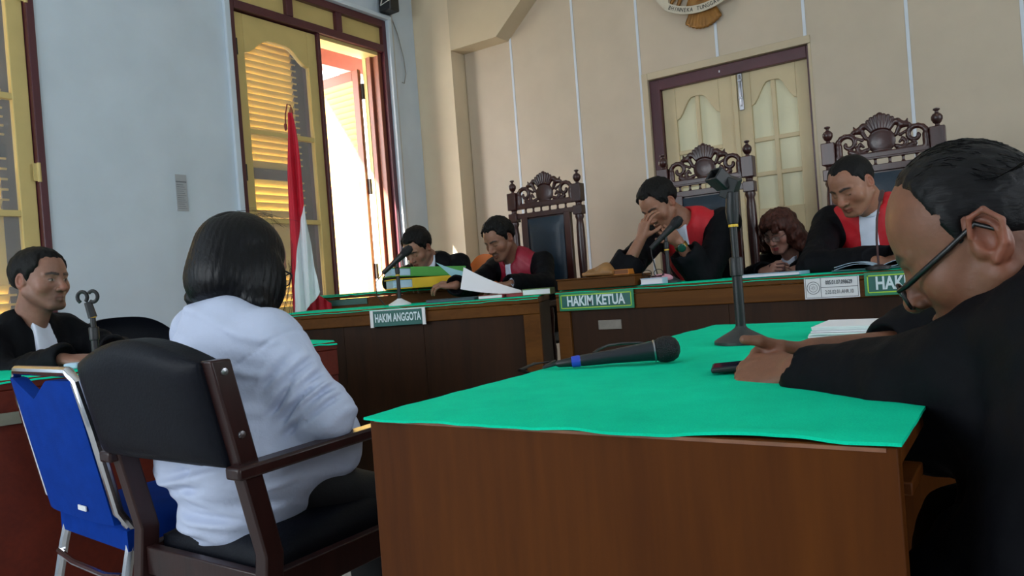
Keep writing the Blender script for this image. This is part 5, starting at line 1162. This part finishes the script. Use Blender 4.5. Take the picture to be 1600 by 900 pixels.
mb.tube([cp, a - u * .075 - X((0, 0, .003)), X((*(-0.8362, 1.3518, 0.7760)[:2], zt + .002)), X((*(-0.8567, 1.3008, 0.7760)[:2], zt + .003)), X((*(-0.8422, 1.2245, 0.7760)[:2], zt)), X((DXA - .012, 1.26, zt - .012)), X((DXA - .014, 1.3, .4)), X((DXA - .02, 1.35, .02))], .0032, 8)
mb.build('cable', m_black, t)
cb = MB(); cb.tube([X((-0.8221, 1.4970, 0.7775)), X((-0.8264, 1.5305, 0.7824)), X((-0.8182, 1.5605, 0.7878)), X((-0.8000, 1.5974, 0.7880)), X((-0.7738, 1.6398, 0.7845)), X((-0.7581, 1.6627, 0.7771)), X((-0.7442, 1.6601, 0.7710))], .0032, 8)
tag(cb.build('loose_cable', m_black), 'loop of black cable behind the handheld microphone', 'cable')
# table stand with empty clip
def stand(root, base, h1, h2, tip, rb=.062):
    base = X(base); mb = MB(); mb.lathe([(rb, 0), (rb, .006), (rb * .9, .011), (.022, .030), (.014, .036), (.012, .04)], base, n=28); mb.build('base', plain('stand_base', (44, 46, 48), .4, .1), root)
    mb = MB(); mb.lathe([(.0115, .035), (.0115, h1), (.015, h1 + .002), (.0155, h1 + .04), (.013, h1 + .044)], base, n=14); mb.build('lower_tube', m_black, root)
    mb = MB(); mb.tube([base + X((0, 0, h1 + .04)), base + X((0, 0, h2))], .0085, 12); mb.build('upper_tube', m_black, root)
    mb = MB(); mb.lathe([(.011, 0), (.011, .006)], base + X((0, 0, h2 - .006)), n=14); mb.build('yellow_ring', plain('ring_yellow', (222, 176, 40), .4), root)
bs = X((*(-0.5541, 1.7202, 0.7720)[:2], DH + .0055)); t = empty('microphone_stand', bs, 'black table microphone stand with empty clip on the green felt', 'stand')
stand(t, bs, .155, .275, None)
top = bs + X((0, 0, .275)); mb = MB(); mb.tube([top, top + X((0, 0, .03)), top + X((.004, -.002, .075))], [.012, .016, .014], 12); mb.box(top + X((.0, 0, .085)), (.034, .03, .05), Matrix.Rotation(.45, 3, 'Y') @ Matrix.Rotation(.2, 3, 'X'))
cc = top + X((-.016, -.010, .100)); fx = (CAM_R * -.72 + Vector((0, 0, .55)) - CAM_F * .3).normalized(); fu = (Vector((0, 0, 1)) - fx * fx.z).normalized(); fn = fx.cross(fu)
for s in (-1, 1): mb.beam(cc + fn * s * .016 - fx * .012, cc + fn * s * .018 + fx * .030, .006, .032, tuple(fu))
mb.beam(cc - fu * .014 - fx * .012, cc - fu * .014 + fx * .03, .034, .006, tuple(fu)); mb.beam(cc + fu * .016 - fx * .012, cc + fu * .016 + fx * .03, .034, .005, tuple(fu))
mb.build('clip', m_black, t, bevel=.002)
# papers on the far end of the foreground desk
m_pap = plain('paper', (232, 232, 236), .8, .02); m_pap2 = plain('paper_blue', (176, 200, 220), .8, .02)
def stack(name, label, c, w_, l_, h_, n, rz, mat, cat, group=None, jit=.004):
    r = empty(name, c, label, cat, group); rs = random.Random(int(c[0] * 1000)); th = h_ / n
    for i in range(n):
        mb = MB(); R = Matrix.Rotation(rz + rs.uniform(-.02, .02), 3, 'Z'); o = X(c) + X((rs.uniform(-jit, jit), rs.uniform(-jit, jit), th * (i + .5))); mb.box(o, (w_, l_, th * .86), R); mb.build('sheaf', mat, r, smooth=0)
    return r
pc = (-0.2546, 1.8731, 0.7720)
stack('paper_bundle', 'lower bundle of white papers at the far right of the green felt', (-.272, 1.875, DH + .0055), .30, .2, .014, 4, .03, m_pap, 'papers', None)
stack('paper_bundle', 'upper bundle of white papers at the far right of the green felt', (-.268, 1.88, DH + .0200), .295, .2, .013, 4, .0, m_pap, 'papers', None)
# phone held by the bald man
hp = X((-0.3966, 1.2561, 0.7821)); t = empty('phone', hp, 'dark mobile phone held low by the balding man', 'phone'); R = Matrix.Rotation(.30, 3, 'Z') @ Matrix.Rotation(-.06, 3, 'Y')
mb = MB(); mb.box(hp, (.12, .066, .009), R); mb.build('case', m_black, t, bevel=.003); mb = MB(); mb.box(hp + R @ X((0, 0, .0047)), (.112, .06, .0006), R); mb.build('screen', plain('phone_glass', (30, 40, 60), .08), t, smooth=0)
# ---- flag
rr = CAM_R.copy(); rr.z = 0; rr.normalize(); ff = Vector((-rr.y, rr.x, 0))
fp = X((-3.5420, 2.9704, 2.0524)); t = empty('flag', (fp.x, fp.y, 0), 'red and white national flag hanging folded on a pole by the window', 'flag')
pb = fp - rr * .12; pb.z = .06
mb = MB(); mb.tube([pb, fp], .011, 10); mb.lathe([(.0, 0), (.014, .0), (.011, .02), (.004, .04), (0, .05)], fp, n=12); mb.build('pole', plain('pole_brown', (130, 70, 40), .4), t)
mb = MB(); mb.lathe([(.10, 0), (.10, .02), (.05, .04), (.02, .09)], (pb.x, pb.y, 0), n=20); mb.build('foot', m_black, t)
mb = MB(); mb.tube([fp + X((0, 0, .05)), fp - rr * .02 + X((0, 0, .06)), fp - rr * .035 + X((0, 0, .0)), fp - rr * .04 + X((0, 0, -.06))], .004, 6); mb.lathe([(.002, 0), (.007, .01), (.009, .04), (.005, .045)], fp - rr * .04 + X((0, 0, -.10)), n=8); mb.build('cord', plain('cord_red', (120, 50, 40), .7), t)
m_fr = plain('flag_red', (186, 14, 40), .7, .08, 8, .05, 60); m_fw = plain('flag_white', (214, 218, 222), .7, .04, 8, .05, 60)
ZR = [0, .045, .31, .53, .61, .87, 1.02, 1.17]; K = 1.05
FL = [-.008, -.011, -.034, -.053, -.054, -.064, -.068, -.068]; FS = [.012, .023, .045, .045, .009, -.03, -.056, -.067]; FR = [.012, .023, .045, .046, .048, .068, .098, -.05]
def frow(z, tab): return float(np.interp(z, ZR, tab)) * K
def fcloth(x, z): q = fp + rr * x + ff * (-.035 + .016 * math.sin(x * 95 + z * 1.5) * min(1, z * 4) + .007 * math.sin(x * 210 + 2 * z)) - X((0, 0, z * K)); return tuple(q)
mb = MB(); mb.slab(lambda a, b: fcloth(frow(b * 1.16, FL) * (1 - a) + frow(b * 1.16, FS) * a, b * 1.16), 24, 60, ff * .005); mb.build('red_half', m_fr, t, smooth=1.2)
mb = MB(); mb.slab(lambda a, b: fcloth(frow(.53 + .64 * b, FS) * (1 - a) + frow(.53 + .64 * b, FR) * a, .53 + .64 * b), 24, 50, ff * .005); mb.build('white_half', m_fw, t, smooth=1.2)
mb = MB(); mb.slab(lambda a, b: tuple(fp + rr * (-.02 + .15 * a) + ff * (.07 + .01 * math.sin(a * 20)) - X((0, 0, 1.02 + .12 * a * (1 - b) + .3 * b))), 14, 10, ff * .005); mb.build('rear_fold', m_fr, t, smooth=1.2)
# ---- emblem over the door, lower part in view
ex, ez = -1.905, 3.12; ey = YR - .03; t = empty('wall_emblem', (ex, ey, ez - .25), 'gilt bird emblem with a lettered white ribbon on the rear wall', 'emblem')
m_gold = plain('gilt', (140, 96, 40), .45, .25, 14, .1, 60, metal=.35); m_rib = plain('ribbon_white', (196, 186, 166), .6, .08, 12)
S = SDF()
for k in range(-5, 6):                                              # tail feathers
    a = k * .115; S.rc((ex + math.sin(a) * .10, ey, ez - .14 - math.cos(a) * .02), (ex + math.sin(a) * .42 * .55, ey, ez - .02 - math.cos(a) * .325), .018, .017, .006)
S.ell((ex, ey, ez + .02), (.115, .035, .16), None, .03)
for s in (-1, 1):
    S.rc((ex + s * .05, ey, ez - .08), (ex + s * .10, ey - .02, ez - .185), .036, .022, .02)
    for k in range(3): S.rc((ex + s * .10, ey - .02, ez - .185), (ex + s * (.075 + .03 * k), ey - .045, ez - .215), .012, .007, .006)
    for k in range(8): S.rc((ex + s * .08, ey, ez + .10 - .01 * k), (ex + s * (.20 + .02 * (k % 3) + .022 * k), ey + .005, ez - .16 + .055 * k), .02, .014, .006)
S.ell((ex, ey, ez + .24), (.05, .035, .06), None, .03)
S.build('bird', m_gold, t, .007, False)
mb = MB(); mb.prism([(-.075, .13), (.075, .13), (.075, -.02), (0, -.11), (-.075, -.02)], (ex, ey - .042, ez + .02), (1, 0, 0), (0, 0, 1), .02); mb.build('shield', plain('shield_white', (190, 180, 160), .5, .1), t, bevel=.004)
def rib(a, r): return (ex + math.sin(a) * r, ez + .24 - math.cos(a) * r)
r0, r1 = .435, .492; mb = MB(); A0, A1 = -.60, .60; n = 28
pts = [rib(A0 + (A1 - A0) * i / n, r0) for i in range(n + 1)] + [rib(A1 - (A1 - A0) * i / n, r1) for i in range(n + 1)]
mb.prism([(x, z) for x, z in pts][::-1], (0, ey - .055, 0), (1, 0, 0), (0, 0, 1), .012)
for s in (-1, 1):
    e0 = rib(s * .60, r0); e1 = rib(s * .60, r1); mb.prism([e0, e1, (e1[0] + s * .07, e1[1] + .10), (e1[0] + s * .10, e1[1] + .2), (e1[0] + s * .0, e1[1] + .2), (e0[0] + s * .01, e0[1] + .09)][::s], (0, ey - .04, 0), (1, 0, 0), (0, 0, 1), .012)
ribo = mb.build('ribbon', m_rib, t, smooth=0)
word = 'BHINNEKA TUNGGAL IKA'; 
for i, ch in enumerate(word):
    if ch == ' ': continue
    a = A0 + .04 + (A1 - A0 - .08) * (i + .5) / len(word); x, z = rib(a, (r0 + r1) / 2); text('letter', ch, (x, ey - .0615, z), (math.cos(a), 0, math.sin(a)), (-math.sin(a), 0, math.cos(a)), .042, m_black, ribo, .8, .015)
# ---- dossiers in front of the clerk
m_fg = plain('folder_green', (74, 150, 60), .6, .08); m_fy = plain('folder_yellow', (226, 178, 20), .5, .06)
dz = CZ_ + .006; do = X((-2.9064, 3.3649, 0.9964)); du = Vector((.62, .78, 0)).normalized(); dn = Vector((-du.y, du.x, 0))
def dossier(label, z0, th, cover, w_=.44, dx=0, tilt=0, back=None):
    c = X((do.x, do.y, 0)) + du * dx + dn * .12; r = empty('dossier', (c.x, c.y, z0), label, 'folder', 'thick dossiers on the clerk desk')
    R = Matrix((du, dn, (0, 0, 1))).transposed() @ Matrix.Rotation(tilt, 3, 'Y')
    mb = MB(); mb.box(c + X((0, 0, z0 + th / 2)), (w_ - .02, .30, th * .78), R); mb.build('pages', m_pap2, r, bevel=.004, smooth=0)
    mb = MB(); mb.box(c + X((0, 0, z0 + th * .93)), (w_, .32, th * .1), R); mb.box(c + X((0, 0, z0 + th * .06)), (w_, .32, th * .1), R); mb.box(c - dn * .158 + du * .06 + X((0, 0, z0 + th * .5)), (w_ - .12, .006, th * .95), R); mb.build('cover', cover, r, bevel=.002, smooth=0)
    for k in range(3): mb = MB(); mb.box(c - du * (w_ / 2 - .03) + X((0, 0, z0 + th * (.25 + .25 * k))), (.03, .31, th * .14), R); mb.build('page_edge', m_pap2, r, bevel=.003, smooth=0)
dossier('yellow covered dossier lying under the green one on the clerk desk', dz, .062, m_fy, .46)
dossier('green covered dossier on top of the yellow one on the clerk desk', dz + .064, .055, m_fg, .45, -.01, .05)
# ---- gooseneck microphones
def goose(base, label, pts, tipdir, white=False):
    base = X(base); r = empty('desk_microphone', base, label, 'microphone'); mb = MB(); mb.lathe([(.06, 0), (.06, .008), (.045, .016), (.016, .032), (.012, .036)], base, n=22); mb.build('base', m_white2 if white else plain('mic_base', (52, 56, 58), .4), r)
    mb = MB(); mb.lathe([(.0105, .03), (.0105, .17), (.013, .172), (.013, .20), (.008, .204), (.008, .24)], base, n=12); mb.build('tube', m_black, r)
    mb = MB(); mb.lathe([(.012, 0), (.012, .007)], base + X((0, 0, .158)), n=12); mb.build('yellow_ring', plain('ring_yellow', (222, 176, 40), .4), r)
    top = base + X((0, 0, .24)); d = X(tipdir).normalized(); mb = MB(); mb.lathe([(.012, -.10), (.014, -.03), (.019, .04), (.0195, .046)], top, d, 14); mb.build('mic_body', m_black, r)
    mb = MB(); mb.lathe([(.019, .046), (.025, .065), (.026, .085), (.018, .105), (0, .112)], top, d, 16); mb.build('grille', mg, r)
    mb = MB(); mb.tube([top - d * .10] + [X(q) for q in pts], .003, 6); mb.build('cable', m_black, r); return r
gb_ = X((*(-2.7815, 2.9643, 0.9085)[:2], LZ + .0055)); q = gb_ - rr * .12
goose(gb_, 'black microphone on a white footed stand on the angled left bench', [q + X((0, 0, .13)), q + X((0, 0, .06)), gb_ - rr * .10 + X((0, .03, .004))], rr * .75 + X((0, 0, .6)), True)
gb2 = X((*(-1.4464, 3.4488, 0.9001)[:2], BZ + .0055))
if gb2.y < BY + .05: gb2.y = BY + .07
goose(gb2, 'black microphone on a stand before the judge covering his eyes', [gb2 - rr * .075 + X((0, 0, .14)), gb2 - rr * .05 + X((0, 0, .03)), gb2 - rr * .03 + X((0, 0, .012))], rr * .75 + X((0, -.1, .62)))
# thin gooseneck before the right judge
c0 = X((*(-0.4932, 3.3051, 0.9174)[:2], BZ + .0055)); c0.y = max(c0.y, BY + .06); t = empty('gooseneck_microphone', c0, 'thin dark gooseneck microphone rising before the right judge', 'microphone')
mb = MB(); mb.lathe([(.05, 0), (.05, .012), (.012, .02)], c0, n=18); mb.build('base', m_black, t); mb = MB(); mb.tube([c0 + X((0, 0, .015)), c0 + X((0, 0, .12)), c0 + X((.006, 0, .2)), c0 + X((.02, .01, .27))], .0045, 8); mb.lathe([(.006, 0), (.009, .01), (.009, .045), (0, .05)], c0 + X((.02, .01, .27)), (.25, .1, .9), 10); mb.build('neck', plain('neck_brown', (60, 26, 26), .4), t)
# holder stand on the lawyer's desk
hb_ = X((*(-2.5232, 1.2361, 0.7780)[:2], PZ + .0055)); t = empty('microphone_stand', hb_, 'short black stand with a forked clip before the young lawyer', 'stand')
stand(t, hb_, .09, .17, None, .05); tp = hb_ + X((0, 0, .165)); mb = MB(); mb.tube([tp, tp - rr * .012 + X((0, 0, .05))], [.014, .012], 10)
for s in (-1, 1):
    cc = tp - rr * (.012 - s * .017) + X((0, 0, .068)); mb.tube([tuple(cc + rr * math.cos(a) * .016 + X((0, 0, math.sin(a) * .018))) for a in np.linspace(-2.2 if s > 0 else -.9, 2.4 if s > 0 else 4.2, 14)], .0062, 8)
mb.build('clip', m_black, t)
cq = MB(); cq.beam(X((*(-2.6649, 1.1964, 0.7638)[:2], PZ + .010)), X((*(-2.7370, 1.2683, 0.7822)[:2], PZ + .014)), .02, .006); 
cf = MB(); cf.box(X((*(-2.6043, 1.2038, 0.7780)[:2], PZ + .016)), (.05, .04, .02), Matrix.Rotation(.5, 3, 'Z')); tag(cf.build('tissue', m_pap2, bevel=.006), 'small crumpled pale tissue on the left desk edge', 'tissue')
# ---- papers and books on the left bench
lz = LZ + .006
def sheet(name, label, cat, corners, mat, bend=.0, group=None, nu=14, nv=8, th=.0012):
    a, b, c, d = [X(q) for q in corners]      # a-b bottom edge, d-c top edge
    n_ = (b - a).cross(d - a).normalized()
    mb = MB(); mb.slab(lambda u, v: tuple((a * (1 - u) + b * u) * (1 - v) + (d * (1 - u) + c * u) * v + n_ * bend * math.sin(PI * u)), nu, nv, n_ * -th); o = mb.build(name, mat, smooth=1); return tag(o, label, cat, group)
sheet('paper_sheet', 'white paper lifted by the left judge, slanting over the bench', 'paper', ((-2.2576, 3.3625, 0.8928), (-2.5292, 3.1753, 0.9386), (-2.5390, 3.2301, 1.0559), (-2.2876, 3.4027, 0.9063)), m_pap, .012)
sheet('paper_sheet', 'pale blue paper held behind the white one by the left judge', 'paper', ((-2.3829, 3.3854, 0.9055), (-2.5908, 3.2666, 0.9590), (-2.7289, 3.2209, 1.0990), (-2.6081, 3.3038, 1.0375)), plain('paper_teal', (140, 186, 196), .8, .03), .01)
def flatbook(name, label, px, w_, l_, h_, rz, cover, pages, cat='book', z=lz):
    c = X((px[0], px[1], z)); r = empty(name, c, label, cat); R = Matrix.Rotation(rz, 3, 'Z'); mb = MB(); mb.box(c + X((0, 0, h_ / 2)), (w_ - .006, l_ - .006, h_ * .76), R); mb.build('pages', pages, r, smooth=0)
    mb = MB(); mb.box(c + X((0, 0, h_ * .94)), (w_, l_, h_ * .12), R); mb.box(c + X((0, 0, h_ * .06)), (w_, l_, h_ * .12), R); mb.box(c + R @ X((w_ / 2 - .001, 0, 0)) + X((0, 0, h_ / 2)), (.003, l_, h_ * .98), R); mb.build('cover', cover, r, bevel=.001, smooth=0); return r
m_dk = plain('folder_slate', (52, 74, 84), .5, .1); m_rd = plain('book_red', (140, 40, 46), .5, .1); m_gn = plain('book_green', (96, 120, 70), .6, .1)
flatbook('folder', 'dark slate folder lying at the front of the angled bench', (-2.5334, 3.1114, 0.9111), .26, .17, .016, .46, m_dk, m_dk, 'folder')
flatbook('notebook', 'slim red covered notebook in front of the left judge', (-2.3466, 3.2161, 0.9123), .13, .16, .018, .46, m_rd, m_pap)
flatbook('diary', 'small red and brown patterned diary beside the thick white book', (-2.2455, 3.2859, 0.9133), .09, .12, .018, .46, plain('diary_brown', (122, 58, 40), .6, .3, 60), m_rd)
flatbook('law_book', 'thick white paged book with green spine at the right end of the angled bench', (-2.1448, 3.3554, 0.9074), .15, .16, .034, .40, m_gn, m_pap)
# ---- things on the centre bench
bz = BZ + .006
mb = MB(); x0 = BX0 + .01
t = empty('wooden_riser', (x0 + .19, BY + .05, bz), 'low brown wooden box on the left end of the long bench', 'box')
mb.bb(x0, x0 + .43, BY + .012, BY + .2, bz, bz + .048); mb.build('box_body', m_bench, t, bevel=.003); mb = MB(); mb.bb(x0 - .004, x0 + .434, BY + .008, BY + .204, bz + .0485, bz + .056); mb.build('box_lid', m_bench, t, bevel=.002)
S = SDF(); c = X((x0 + .20, BY + .11, bz + .057)); S.box(V3(c) + V3((0, 0, .013)), (.085, .05, .012), None, .01, .02); S.ell(V3(c) + V3((.03, 0, .035)), (.04, .04, .022), None, .03); S.rc(V3(c) + V3((-.06, 0, .02)), V3(c) + V3((.03, .01, .045)), .014, .02, .02)
S.post = lambda P, d: d + .003 * noise3(P, 60, 71)
o = S.build('leather_pouch', plain('tan_leather', (140, 100, 56), .5, .2, 14), None, .005, False); tag(o, 'tan leather pouch slumped on the low wooden box', 'pouch')
flatbook('wallet', 'small orange brown wallet behind the tan pouch', (x0 + .315, BY + .12), .10, .07, .026, .0, plain('wallet_orange', (196, 120, 40), .5, .1), plain('wallet_in', (120, 70, 30), .6), 'wallet', bz + .057)
flatbook('tissue_pack', 'white and grey patterned tissue pack beside the centre microphone', (x0 + .50, BY + .075), .11, .08, .03, .1, m_pap2, m_pap, 'tissues', bz)
t = empty('folded_spectacles', (x0 + .49, BY + .10, bz + .031), 'folded spectacles lying on the tissue pack', 'spectacles')
mb = MB()
for s in (-1, 1): mb.tube([tuple(X((x0 + .49 + s * .03 + math.cos(a) * .024, BY + .09, bz + .052 + math.sin(a) * .017))) for a in np.linspace(0, 2 * PI, 17)], .002, 6, False)
mb.tube([(x0 + .436, BY + .092, bz + .055), (x0 + .45, BY + .12, bz + .04), (x0 + .52, BY + .125, bz + .034)], .002, 6); mb.tube([(x0 + .544, BY + .092, bz + .055), (x0 + .53, BY + .13, bz + .04), (x0 + .46, BY + .135, bz + .034)], .002, 6); mb.build('frame', m_eyew, t)
S = SDF(); pk = V3((*(-1.4935, 3.5622, 0.9049)[:2], bz)); pk[1] = BY + .17; pk[0] += .02
S.ell(pk + V3((0, 0, .022)), (.058, .04, .024), None, .02); S.post = lambda P, d: d + .003 * noise3(P, 50, 73); o = S.build('pink_cloth', plain('pink_cloth', (214, 150, 166), .8, .08), None, .004, False); tag(o, 'small folded pink cloth beside the centre microphone stand', 'cloth')
flatbook('folder', 'pale blue folder on the bench before the woman with curly hair', ((-0.9218, 3.4951, 0.8998)[0], BY + .13), .26, .19, .014, .0, plain('folder_blue', (150, 190, 214), .6, .04), m_pap, 'folder', bz)
t = empty('phone', (-1.0805, 4.0298, 0.9203), 'dark red phone in the hands of the woman with curly hair', 'phone'); mb = MB(); mb.box((-1.0831, 4.0281, 0.9239), (.085, .010, .05), Matrix.Rotation(-.5, 3, 'X') @ Matrix.Rotation(-.06, 3, 'Y')); mb.build('case', plain('phone_red', (66, 30, 30), .3), t, bevel=.004)
# open book of the right judge
bk = X(((-0.5078, 3.3558, 0.9174)[0], BY + .16, bz)); t = empty('open_book', bk, 'open book with curling pages under the right judge', 'book')
mb = MB(); mb.box(bk + X((.02, 0, .004)), (.36, .24, .007)); mb.build('cover', plain('book_teal', (40, 90, 90), .5), t, bevel=.002)
def page(s, lift, curl):
    def fn(u, v):
        x = s * .17 * u; z = .009 + lift * math.sin(PI * min(1, u * 1.0)) * (1 - .3 * u) + curl * u * u; return (bk.x + .02 + x, bk.y - .115 + .23 * v, bz + z)
    mb = MB(); mb.slab(fn, 16, 6, (0, 0, -.002)); return mb.build('page', m_pap2, t, smooth=1)
page(-1, .022, .0); page(1, .03, .0); page(-1, .028, .01)
mb = MB(); mb.slab(lambda u, v: (bk.x + .05 + .075 * math.sin(2.6 * u) , bk.y - .115 + .23 * v, bz + .01 + .036 * (1 - math.cos(2.9 * u))), 18, 6, (0, 0, -.002)); mb.build('curled_page', m_pap2, t, smooth=1.2)

bpy.data.scenes.remove(TXT)
